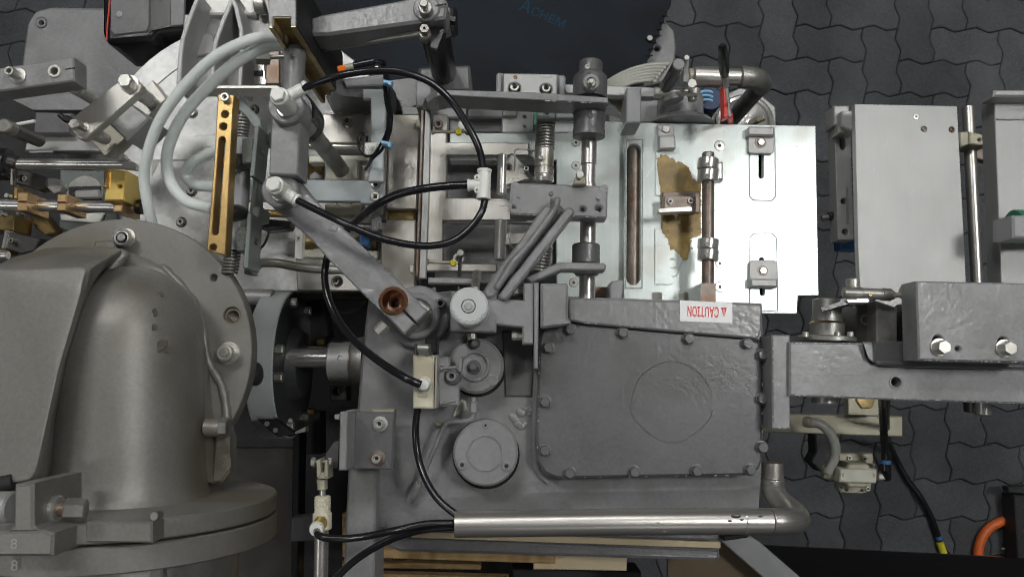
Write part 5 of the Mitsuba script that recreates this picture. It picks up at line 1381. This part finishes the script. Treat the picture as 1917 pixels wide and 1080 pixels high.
t = thing('tan_rail', 'pale tan rail with a small plate, below the support beam', 'rail')
part(t, 'rail', plate([(1420, 774), (1690, 779), (1690, 817), (1420, 808)], 1.62, .04, .002), 'pale_tan')
part(t, 'plate', plate([(1588, 744), (1648, 744), (1645, 778), (1588, 776)], 1.58, .02, .001), 'pale_tan')
part(t, 'hex_insert', prism_dir(1620, 748, 1.579, 18, .004, ZU, 6), 'oily_steel')
t = thing('chrome_bushes', 'short chrome bush showing under the beam near the gearbox', 'bush')
put(t, rod((1544, 738, 1.14), (1544, 757, 1.14), 24, n=36), 'bright_steel')
t = thing('silver_knob', 'silver round knob with a dark neck sticking out below the support beam', 'bush')  # a knob on a short neck
part(t, 'knob', rod((1838, 745, 1.16), (1840, 777, 1.16), 15, n=36), 'bright_steel')
part(t, 'neck', rod((1818, 745, 1.17), (1820, 771, 1.17), 14, n=24), 'dark_steel')
t = thing('pale_valve', 'beige block valve with bracket and four screws over the paving', 'valve')
part(t, 'bracket', plate([(1572, 848), (1635, 848), (1635, 876), (1568, 874)], 1.60, .02, .002), 'pale_tan')
part(t, 'base_plate', plate([(1570, 865), (1640, 868), (1630, 918), (1622, 922), (1574, 921), (1569, 914)], 1.585, .02, .002, [(1585, 917, 2.6), (1614, 918, 2.6)]), 'pale_tan')
part(t, 'body', plate([(1590, 866), (1624, 866), (1630, 874), (1628, 906), (1620, 913), (1590, 912), (1584, 904), (1584, 874)], 1.54, .05, .003), 'pale_tan')
part(t, 'cross_body', plate([(1573, 877), (1642, 878), (1641, 904), (1572, 902)], 1.525, .05, .002), 'cream_plastic')
for x, y, d in ((1590, 857, 1.60), (1618, 858, 1.60), (1574, 912, 1.585), (1624, 914, 1.585)):
    socket(t, x, y, d, 4.6, 'zinc', .004)
for x in (1578, 1636):
    part(t, 'small_emblem', plate([(x - 2, 886), (x + 2, 886), (x + 2, 893), (x - 2, 893)], 1.5246, .0005, .0001), 'pale_tan')
part(t, 'union_nut', rod((1556, 889, 1.56), (1573, 889, 1.56), 8.5, n=6), 'zinc')
part(t, 'union_nut', rod((1642, 891, 1.56), (1655, 891, 1.56), 8.5, n=6), 'zinc')
part(t, 'elbow', join(rod((1540, 886, 1.56), (1560, 890, 1.56), 9, n=12), rod((1548, 872, 1.55), (1547, 888, 1.56), 8.5)), 'pale_tan')
t = thing('added_dark_plate', 'added dark curved plate behind the bent milky hose', 'clamp')
put(t, plate([(1526, 812), (1545, 812), (1557, 840), (1553, 872), (1538, 884), (1519, 864), (1528, 846)], 1.92, .05, .003, rnd=3), 'black_matte')  # black plate added to fill the dark shape beside the hose
t = thing('milky_hose', 'milky hose bending from the tan rail to the beige valve', 'hose')
part(t, 'hose', tube([(1514, 790, 1.55), (1534, 793, 1.54), (1552, 808, 1.53), (1563, 832, 1.53), (1562, 856, 1.54), (1549, 884, 1.55)], 9, 16, 8), 'milky_tube')
part(t, 'fitting', join(rod((1506, 789, 1.56), (1518, 790, 1.55), 10, n=8), rod((1513, 790, 1.55), (1518, 790, 1.55), 11)), 'pale_tan')
t = thing('black_pneumatic_hose', 'black hose hanging from the beam to the blue collared fitting of the beige valve', 'air hose')
part(t, 'hose', tube([(1652, 735, 1.3), (1652, 760, 1.42), (1654, 800, 1.5), (1656, 835, 1.53), (1657, 864, 1.54)], 7, 14, 8), 'black_rubber')
part(t, 'second_hose', tube([(1662, 735, 1.36), (1660, 770, 1.5), (1661, 800, 1.62), (1664, 822, 1.8)], 5, 12, 8), 'black_rubber')
part(t, 'blue_collar', lathe((1657, 861, 1.54), (1657, 868, 1.54), [(0, 10.5), (1, 10.5)], 20), 'blue_plastic')
part(t, 'elbow', join(rod((1657, 867, 1.54), (1658, 882, 1.54), 10), rod((1659, 880, 1.55), (1660, 896, 1.56), 8), rod((1652, 891, 1.56), (1664, 892, 1.56), 8)), 'black_rubber')

# ================================================================ left: big blasted casting
t = thing('elbow_casting', 'huge matt grey elbow casting with round bolted flange, filling the lower left', 'casting')
fl = circ(215, 662, 256, 1.17, 96)
holes = [circ(400, 520, 6.6, 1.17, 20), circ(434, 590, 15, 1.17, 28)]
part(t, 'round_flange', slab(fl, H - 1.17, .026, .0015, holes), 'blasted_alu')
part(t, 'bore_ring', disc(436, 592, 15.6, 1.1735, .018, .001, 10.5), 'rusty_steel')
part(t, 'bore_pin', disc(438, 593, 10, 1.19, .02, .002), 'dull_steel')
part(t, 'spot_face', disc(236, 432, 25, 1.1696, .002, .0005), 'blasted_alu')
part(t, 'spot_face', disc(430, 664, 24, 1.1696, .002, .0005), 'blasted_alu')
for (x, y, w, m) in ((236, 446, 18, 'film_blue'), (428, 661, 21, 'dull_steel')):
    n = part(t, 'lock_nut', join(prism_dir(x, y, 1.1694, w, .002, ZU, 28), prism_dir(x - 2, y, 1.167, 16, .016, ZU, 6), lathe3(at(x - 5, y, 1.152), at(x - 5, y, 1.152) + [0, 0, .010], [(0, .0125), (.8, .0118), (1, .009)], 24)), 'zinc')
    part(n, 'insert', lathe3(at(x - 8, y - 1, 1.143), at(x - 8, y - 1, 1.143) + [0, 0, .0022], [(0, .0085), (1, .008)], 20), m)
    part(n, 'stud', lathe3(at(x - 8, y - 1, 1.143), at(x - 8, y - 1, 1.143) + [0, 0, .004], [(0, .0062), (.8, .0062), (1, .005)], 16), 'dull_steel')
# bell: horizontal barrel with a domed end
sb = S(243, 720, 1.08)
cb, ce = at(246, 632, 1.10), at(243, 950, 1.10)
R = 130 * sb
prof = [(-(math.sin(a) * R * 1.06) / np.linalg.norm(ce - cb), math.cos(a) * R) for a in np.linspace(math.pi / 2 * .985, 0, 16)]
prof += [(k / 10, R * (1 + .03 * k / 10)) for k in range(1, 8)] + [(.8, R * 1.03), (.9, R * 1.05), (.96, R * 1.10), (1, R * 1.2)]
bell = lathe3(cb, ce, prof, 72)
part(t, 'bell', bell, 'blasted_alu', 60)
W1 = [(302, 500), (322, 517), (344, 542), (362, 566), (374, 594), (381, 622), (385, 652), (390, 676), (404, 700), (416, 724), (422, 752), (424, 790), (416, 830), (410, 868), (408, 900)]
PW = smooth_path([v3((x, y, 1.169)) for x, y in W1], 6)
part(t, 'weld_bead', sweep(PW, [.0065 * (1 + .10 * math.sin(k * .8) + .10 * rng.random()) for k in range(len(PW))], 12), 'blasted_alu', True)
part(t, 'skirt', loft([[(300, 506, 1.13), (340, 545, 1.12), (362, 600, 1.10), (366, 680, 1.10), (366, 900, 1.10), (240, 900, 1.05), (120, 900, 1.1), (120, 700, 1.1), (150, 560, 1.12), (240, 478, 1.13)],
                       [(306, 498, 1.17), (346, 540, 1.17), (378, 600, 1.17), (390, 675, 1.17), (412, 905, 1.17), (240, 910, 1.17), (100, 910, 1.17), (100, 700, 1.17), (140, 550, 1.17), (238, 468, 1.17)]]), 'blasted_alu', 50)
part(t, 'side_rib', plate([(404, 800), (422, 798), (429, 820), (429, 884), (414, 904), (394, 906), (398, 850)], 1.15, .03, .004, [(421, 862, 421, 870, 6)]), 'blasted_alu')
part(t, 'rib_boss', rod((384, 800, 1.105), (416, 800, 1.105), 17, n=24), 'blasted_alu')
part(t, 'rib_bolt', rod((413, 800, 1.105), (428, 800, 1.105), 19, n=6, c=.08), 'dull_steel')
# box-shaped neighbour with a groove towards the bell
up = [(-60, 520, .985), (-10, 508, .985), (150, 500, .985), (160, 508, .985), (150, 545, .975), (108, 690, .965), (86, 790, .96), (60, 900, .955), (-60, 905, .955)]
mid = [(-60, 512, .992), (-10, 500, .992), (158, 492, .992), (172, 502, .992), (160, 550, .985), (116, 695, .975), (94, 795, .97), (72, 905, .965), (-60, 910, .965)]
low = [(-60, 585, 1.10), (10, 486, 1.075), (96, 462, 1.07), (236, 464, 1.075), (176, 530, 1.07), (130, 660, 1.06), (106, 780, 1.05), (96, 905, 1.05), (-60, 930, 1.05)]
bot = [(x, y, d + .09) for x, y, d in low]
mid2 = [(a + .62 * (x - a), b + .62 * (y - b), c + .30 * (d - c)) for (a, b, c), (x, y, d) in zip(mid, low)]
bc = loft([up, mid, mid2, low, bot])
bc.merge_vertices()
bc = finer(bc, .010)
trimesh.smoothing.filter_laplacian(bc, .5, 50, volume_constraint=False)
part(t, 'box_casing', bc, 'blasted_alu', 60)
PG = smooth_path([v3(p) for p in ((236, 472, 1.09), (186, 530, 1.075), (150, 590, 1.06), (128, 666, 1.05), (110, 770, 1.045), (100, 905, 1.04))], 8)
part(t, 'weld_bead', sweep(PG, [.0085 * (1 + .10 * math.sin(k * .8) + .08 * rng.random()) for k in range(len(PG))], 10), 'blasted_alu', True)
for x, y, d, a, b in ((289, 586, .0, 8, 14), (288, 612, 0, 9, 9), (297, 648, 0, 24, 16), (300, 553, 0, 8, 10)):
    # stains on the bell: thin films of grime on its surface
    p = at(x, y, 1.0)
    c0_ = cb + (ce - cb) * np.clip(((p - cb) @ (ce - cb)) / ((ce - cb) @ (ce - cb)), 0, 1)
    o = np.array([0, 0, H])
    dvec = (p - o) / np.linalg.norm(p - o)
    # closest point on the barrel along the ray, by marching
    tt = 0.
    while tt < 2:
        q = o + dvec * tt
        ax = cb + (ce - cb) * np.clip(((q - cb) @ (ce - cb)) / ((ce - cb) @ (ce - cb)), 0, 1)
        e = np.linalg.norm(q - ax) - R * 1.012
        if e < .0004:
            break
        tt += max(e * .7, .0003)
    nrm = (q - ax) / np.linalg.norm(q - ax)
    u, v, _ = frame_of(nrm)
    m = wb.copy()
    m.vertices = m.vertices * (1 + .35 * (meshkit.fbm(m.vertices * 3 + x, 3)[:, None] - .5))
    m.vertices = q - nrm * .0025 + m.vertices[:, :1] * np.array([1, .35, 0]) * a * sb * .7 + m.vertices[:, 1:2] * np.array([0, -1., 0]) * b * sb * .65 + m.vertices[:, 2:] * nrm * .0008 + nrm * .0023
    part(t, 'grime_spot', m, 'grime', True)
part(t, 'top_lug', plate([(176, 451), (214, 449), (216, 466), (174, 466)], 1.15, .02, .003, rnd=3), 'blasted_alu')

t = thing('lower_flange', 'double matt grey flange with chamfered rim under the elbow casting', 'flange')
fa, fb_ = at(240, 930, 1.10), at(240, 930, 1.10) + [0, -.024, 0]
R2 = .198
part(t, 'upper_disc', lathe3(fa, fb_, [(0, R2 - .002), (.08, R2), (.92, R2), (1, R2 - .002)], 96), 'blasted_alu', 20)
part(t, 'corner_piece', plate([(160, 975), (285, 977), (285, 1016), (160, 1015)], .905, .03, .002), 'blasted_alu', False)
fc = fb_ + [0, -.003, 0]
part(t, 'lower_disc', lathe3(fc, fc + [0, -.032, 0], [(0, R2 - .001), (.06, R2 + .001), (.94, R2 + .001), (1, R2 - .002)], 96), 'blasted_alu', 20)
part(t, 'rim_stud', vrod(288, 966, .905, .92, 8, 16), 'dull_steel')
part(t, 'pipe_stub', lathe3(fc + [0, -.03, 0], fc + [0, -.25, 0], [(0, .15), (1, .15)], 48), 'dull_steel')
part(t, 'side_piece', plate([(300, 1070), (326, 1066), (326, 1110), (300, 1110)], 1.0, .05, .002), 'black_matte')
part(t, 'pale_boss', plate([(0, 1066), (304, 1050), (304, 1130), (0, 1130)], .98, .04, .002), 'blasted_alu')
for x, y in ((24, 1060),):
    m = meshkit.text_mesh('8', .011, .0003)
    m.apply_translation(at(x, y, .8995) + [-.003, -.004, 0])
    part(t, 'stamped_figure', m, 'dull_steel', False)
t = thing('hinge_block', 'matt grey clamp block with a rusty bolt through it, at the lower left border', 'clamp block')
part(t, 'foot', plate([(-30, 995), (80, 992), (100, 998), (98, 1041), (-30, 1041)], .86, .085, .003), 'blasted_alu')
part(t, 'upright', plate([(26, 906), (62, 904), (62, 984), (74, 994), (12, 996), (24, 984)], .86, .095, .003), 'blasted_alu')
m = meshkit.text_mesh('8', .010, .0003)
m.apply_translation(at(18, 1026, .8598))
part(t, 'stamped_figure', m, 'dull_steel', False)
part(t, 'bolt_washer', rod((96, 952, .90), (112, 952, .90), 25, n=32), 'bright_steel')
part(t, 'bolt_neck', rod((110, 952, .90), (128, 952, .90), 14), 'rusty_steel')
part(t, 'bolt_head', rod((122, 953, .90), (162, 953, .905), 21, n=6, c=.10), 'dull_steel')
t = thing('silver_hinge_pin', 'silver rounded pin end beside the clamp block at the left border', 'pin')
part(t, 'pin', rod((-30, 950, .92), (25, 950, .92), 30, n=32), 'satin_steel')
part(t, 'cap', rod((-30, 912, .96), (28, 900, .96), 16), 'black_matte')  # black rod put in for the dark shading beside the pin

# ================================================================ wheel, drive shaft, depths between casting and gearbox
t = thing('flywheel', 'dark flywheel with a pale blue painted rim and hex bolts, seen nearly edge on', 'wheel')
xa, xb = -.452, -.405
cy, cz = at(553, 682, 1.45)[1:]
wc = lambda x: np.array([x, cy, cz])
part(t, 'rim', lathe3(wc(xa), wc(xb), [(0, .134), (.04, .136), (.96, .136), (1, .134)], 72), 'wheel_rim', 25)
part(t, 'face', lathe3(wc(xb - .001), wc(xb + .001), [(0, .1335), (1, .132)], 72), 'wheel_face', 25)
part(t, 'hub', lathe3(wc(xb), wc(xb + .02), [(0, .07), (.9, .06), (1, .056)], 40), 'wheel_face')
for a in (1.57 - .2, 1.57 + .2, .35, -.5, 2.8, 3.7, 4.7):
    p = wc(xb + .001) + np.array([0, math.cos(a), math.sin(a)]) * .118
    m = prism_dir(958, 540, 1.2, 11, .012, (1, 0, 0), 6)
    m.apply_translation(p - at(958, 540, 1.2))
    part(t, 'hex_bolt', m, 'dull_steel', 25)
for a in (1.7,):
    p = wc(xa + .02) + np.array([0, math.cos(a), math.sin(a)]) * .1362
    m = wb.copy()
    m.vertices *= [.013, .02, .02]
    m.apply_translation(p)
    part(t, 'rim_slot', m, 'black_matte', True)
t = thing('drive_shaft', 'polished drive shaft with a pale drilled collar entering the gearbox', 'shaft')
part(t, 'shaft', rod((515, 670, 1.40), (640, 670, 1.40), 18, n=36), 'bright_steel')
part(t, 'guard_rod', rod((515, 650, 1.44), (640, 652, 1.44), 4), 'dark_steel')
part(t, 'collar', lathe((618, 677, 1.38), (658, 677, 1.38), [(0, 34), (.05, 36), (.6, 36), (.62, 37), (1, 37)], 40), 'satin_steel')
part(t, 'collar_hole', prism_dir(637, 671, 1.347, 5.5, .001, ZU, 16, hole=.8), 'black_matte')
part(t, 'rusty_ring', lathe((656, 678, 1.38), (662, 678, 1.38), [(0, 36), (1, 36)], 36), 'rusty_steel')
part(t, 'flange', lathe((661, 676, 1.38), (684, 676, 1.38), [(0, 40), (.3, 44), (1, 46)], 40), 'dull_steel')
part(t, 'lower_lug', plate([(618, 722), (650, 722), (650, 750), (618, 750)], 1.48, .04, .002, [(630, 732, 7)]), 'dark_steel')
t = thing('grey_wheel_guard', 'dark shaded wheel guard behind the flywheel', 'guard')
part(t, 'guard', plate([(548, 548), (598, 550), (612, 600), (616, 628), (604, 640), (596, 652), (560, 640)], 1.55, .05, .003, rnd=4), 'black_paint')
part(t, 'back_plate', plate([(590, 548), (692, 552), (690, 640), (640, 660), (600, 650)], 1.68, .03, .002), 'paint_grey')
part(t, 'ring', disc(648, 545, 42, 1.675, .006, .002, 34, 40), 'dull_steel')
for x, y in ((600, 640), (582, 770)):
    part(t, 'bolt', rod((x - 6, y, 1.52), (x + 8, y, 1.52), 8, n=6), 'oily_steel')
t = thing('grey_drum', 'grey brushed drum edge between the casting flange and the flywheel', 'drum')
put(t, rod((440, 556, 1.40), (512, 556, 1.40), 15, n=32), 'satin_steel')
t = thing('latch_plate', 'small dark latch plate with two bolts under the flywheel', 'latch')
part(t, 'plate', plate([(478, 782), (512, 783), (552, 812), (520, 818), (505, 806)], 1.30, .02, .001), 'black_paint')
part(t, 'bright_edge', plate([(478, 780), (510, 781), (511, 784), (479, 784)], 1.295, .02, .0005), 'dull_steel')
for x, y in ((500, 793), (516, 805), (544, 787)):
    hexbolt(t, x, y, 1.295, 5, 'dull_steel')
part(t, 'foot_edge', plate([(552, 808), (572, 798), (572, 808), (552, 812)], 1.30, .02, .0005), 'dull_steel')
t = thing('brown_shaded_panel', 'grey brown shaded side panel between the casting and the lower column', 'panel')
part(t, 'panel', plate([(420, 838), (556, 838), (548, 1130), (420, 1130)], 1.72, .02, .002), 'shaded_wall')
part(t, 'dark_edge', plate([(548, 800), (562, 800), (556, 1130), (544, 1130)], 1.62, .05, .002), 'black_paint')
part(t, 'blue_tool_mark', rod((360, 1062, 1.4), (372, 1058, 1.4), 4), 'tie_blue')
t = thing('dark_backing_plate', 'black plate added deep under the machine to darken its gaps', 'backing plate')
put(t, plate([(150, 150), (1150, 150), (1150, 560), (990, 980), (700, 1000), (690, 1150), (-80, 1150), (-80, 200)], 2.0, .03, .003), 'black_matte')  # black sheet added so that gaps in the machine look dark

# ================================================================ lower column with plate and slim cylinder
t = thing('lower_column', 'grey upright column with a screwed plate, left edge of the gearbox', 'column')
part(t, 'column', plate([(652, 872), (704, 876), (700, 1130), (640, 1130)], 1.13, .08, .003), 'paint_grey')
part(t, 'plate', plate([(664, 771), (738, 772), (734, 879), (660, 877)], 1.08, .02, .002, rnd=1), 'paint_dark')
part(t, 'upright_fin', plate([(636, 771), (651, 771), (648, 880), (634, 880), (636, 800)], 1.03, .08, .0015), 'paint_arm')
part(t, 'fin_notch', plate([(626, 776), (636, 776), (636, 786), (626, 784)], 1.05, .03, .001), 'satin_steel')
part(t, 'back_fin', loft([[(624, 830, 1.10), (634, 826, 1.10), (632, 876, 1.10), (612, 876, 1.10), (610, 850, 1.10)], [(624, 828, 1.16), (634, 824, 1.16), (632, 874, 1.16), (614, 874, 1.16), (612, 848, 1.16)]]), 'paint_dark')
for x, y, m_, w in ((712, 793, 'satin_steel', 14), (707, 857, 'rusty_steel', 14)):
    part(t, 'washer', prism_dir(x, y, 1.08, w, .002, ZU, 28), m_)
    socket(t, x - 1, y, 1.077, 9, 'zinc', .010)
part(t, 'putty_line', fbump(plate([(698, 766), (738, 766), (738, 771), (698, 771)], 1.10, .02, .001), .003, 100), 'pale_tan')
part(t, 'inner_post', plate([(560, 770), (600, 770), (600, 850), (560, 850)], 1.7, .05, .002), 'black_matte')
part(t, 'side_beam', plate([(545, 970), (588, 966), (590, 1012), (542, 1014)], 1.42, .04, .002), 'paint_dark')
t = thing('slim_cylinder', 'slim air cylinder with clevis, ivory end cap and white hose collar, left of the column', 'air cylinder')
part(t, 'barrel', rod((602, 980, 1.08), (600, 1130, 1.08), 13, n=32), 'stainless')
part(t, 'end_cap', lathe((604, 928, 1.08), (603, 990, 1.08), [(0, 13), (.02, 14.5), (.1, 14.5), (.11, 15.5), (.2, 14.5), (.21, 15.5), (.3, 14.5), (.31, 15.5), (.4, 14.5), (.5, 15), (.52, 17.5), (.98, 17.5), (1, 16)], 32), 'ivory_valve')
part(t, 'piston_rod', rod((604, 910, 1.08), (604, 932, 1.08), 5.5), 'bright_steel')
part(t, 'lock_nut', rod((603, 896, 1.08), (604, 916, 1.08), 10, n=14), 'pale_tan')
part(t, 'clevis', join(plate([(592, 862), (599, 858), (601, 893), (593, 893)], 1.06, .03, .001), plate([(608, 862), (613, 860), (614, 893), (606, 893)], 1.06, .03, .001), plate([(593, 884), (614, 884), (614, 896), (594, 896)], 1.062, .03, .001)), 'pale_tan')
part(t, 'clevis_pin', rod((582, 865, 1.075), (622, 864, 1.075), 4), 'dull_steel')
part(t, 'pin_nut', rod((583, 865, 1.075), (591, 865, 1.075), 9, n=6), 'zinc')
part(t, 'pin_head', rod((614, 864, 1.075), (620, 864, 1.075), 7, n=6), 'white_plastic')
part(t, 'port_nut', lathe3(at(600, 978, 1.045), at(594, 988, 1.02), [(0, .009), (1, .009)], 16), 'bright_brass')
part(t, 'hose_collar', lathe3(at(595, 984, 1.03), at(592, 992, 1.015), [(0, .0085), (.8, .0095), (1, .008)], 20), 'white_plastic')
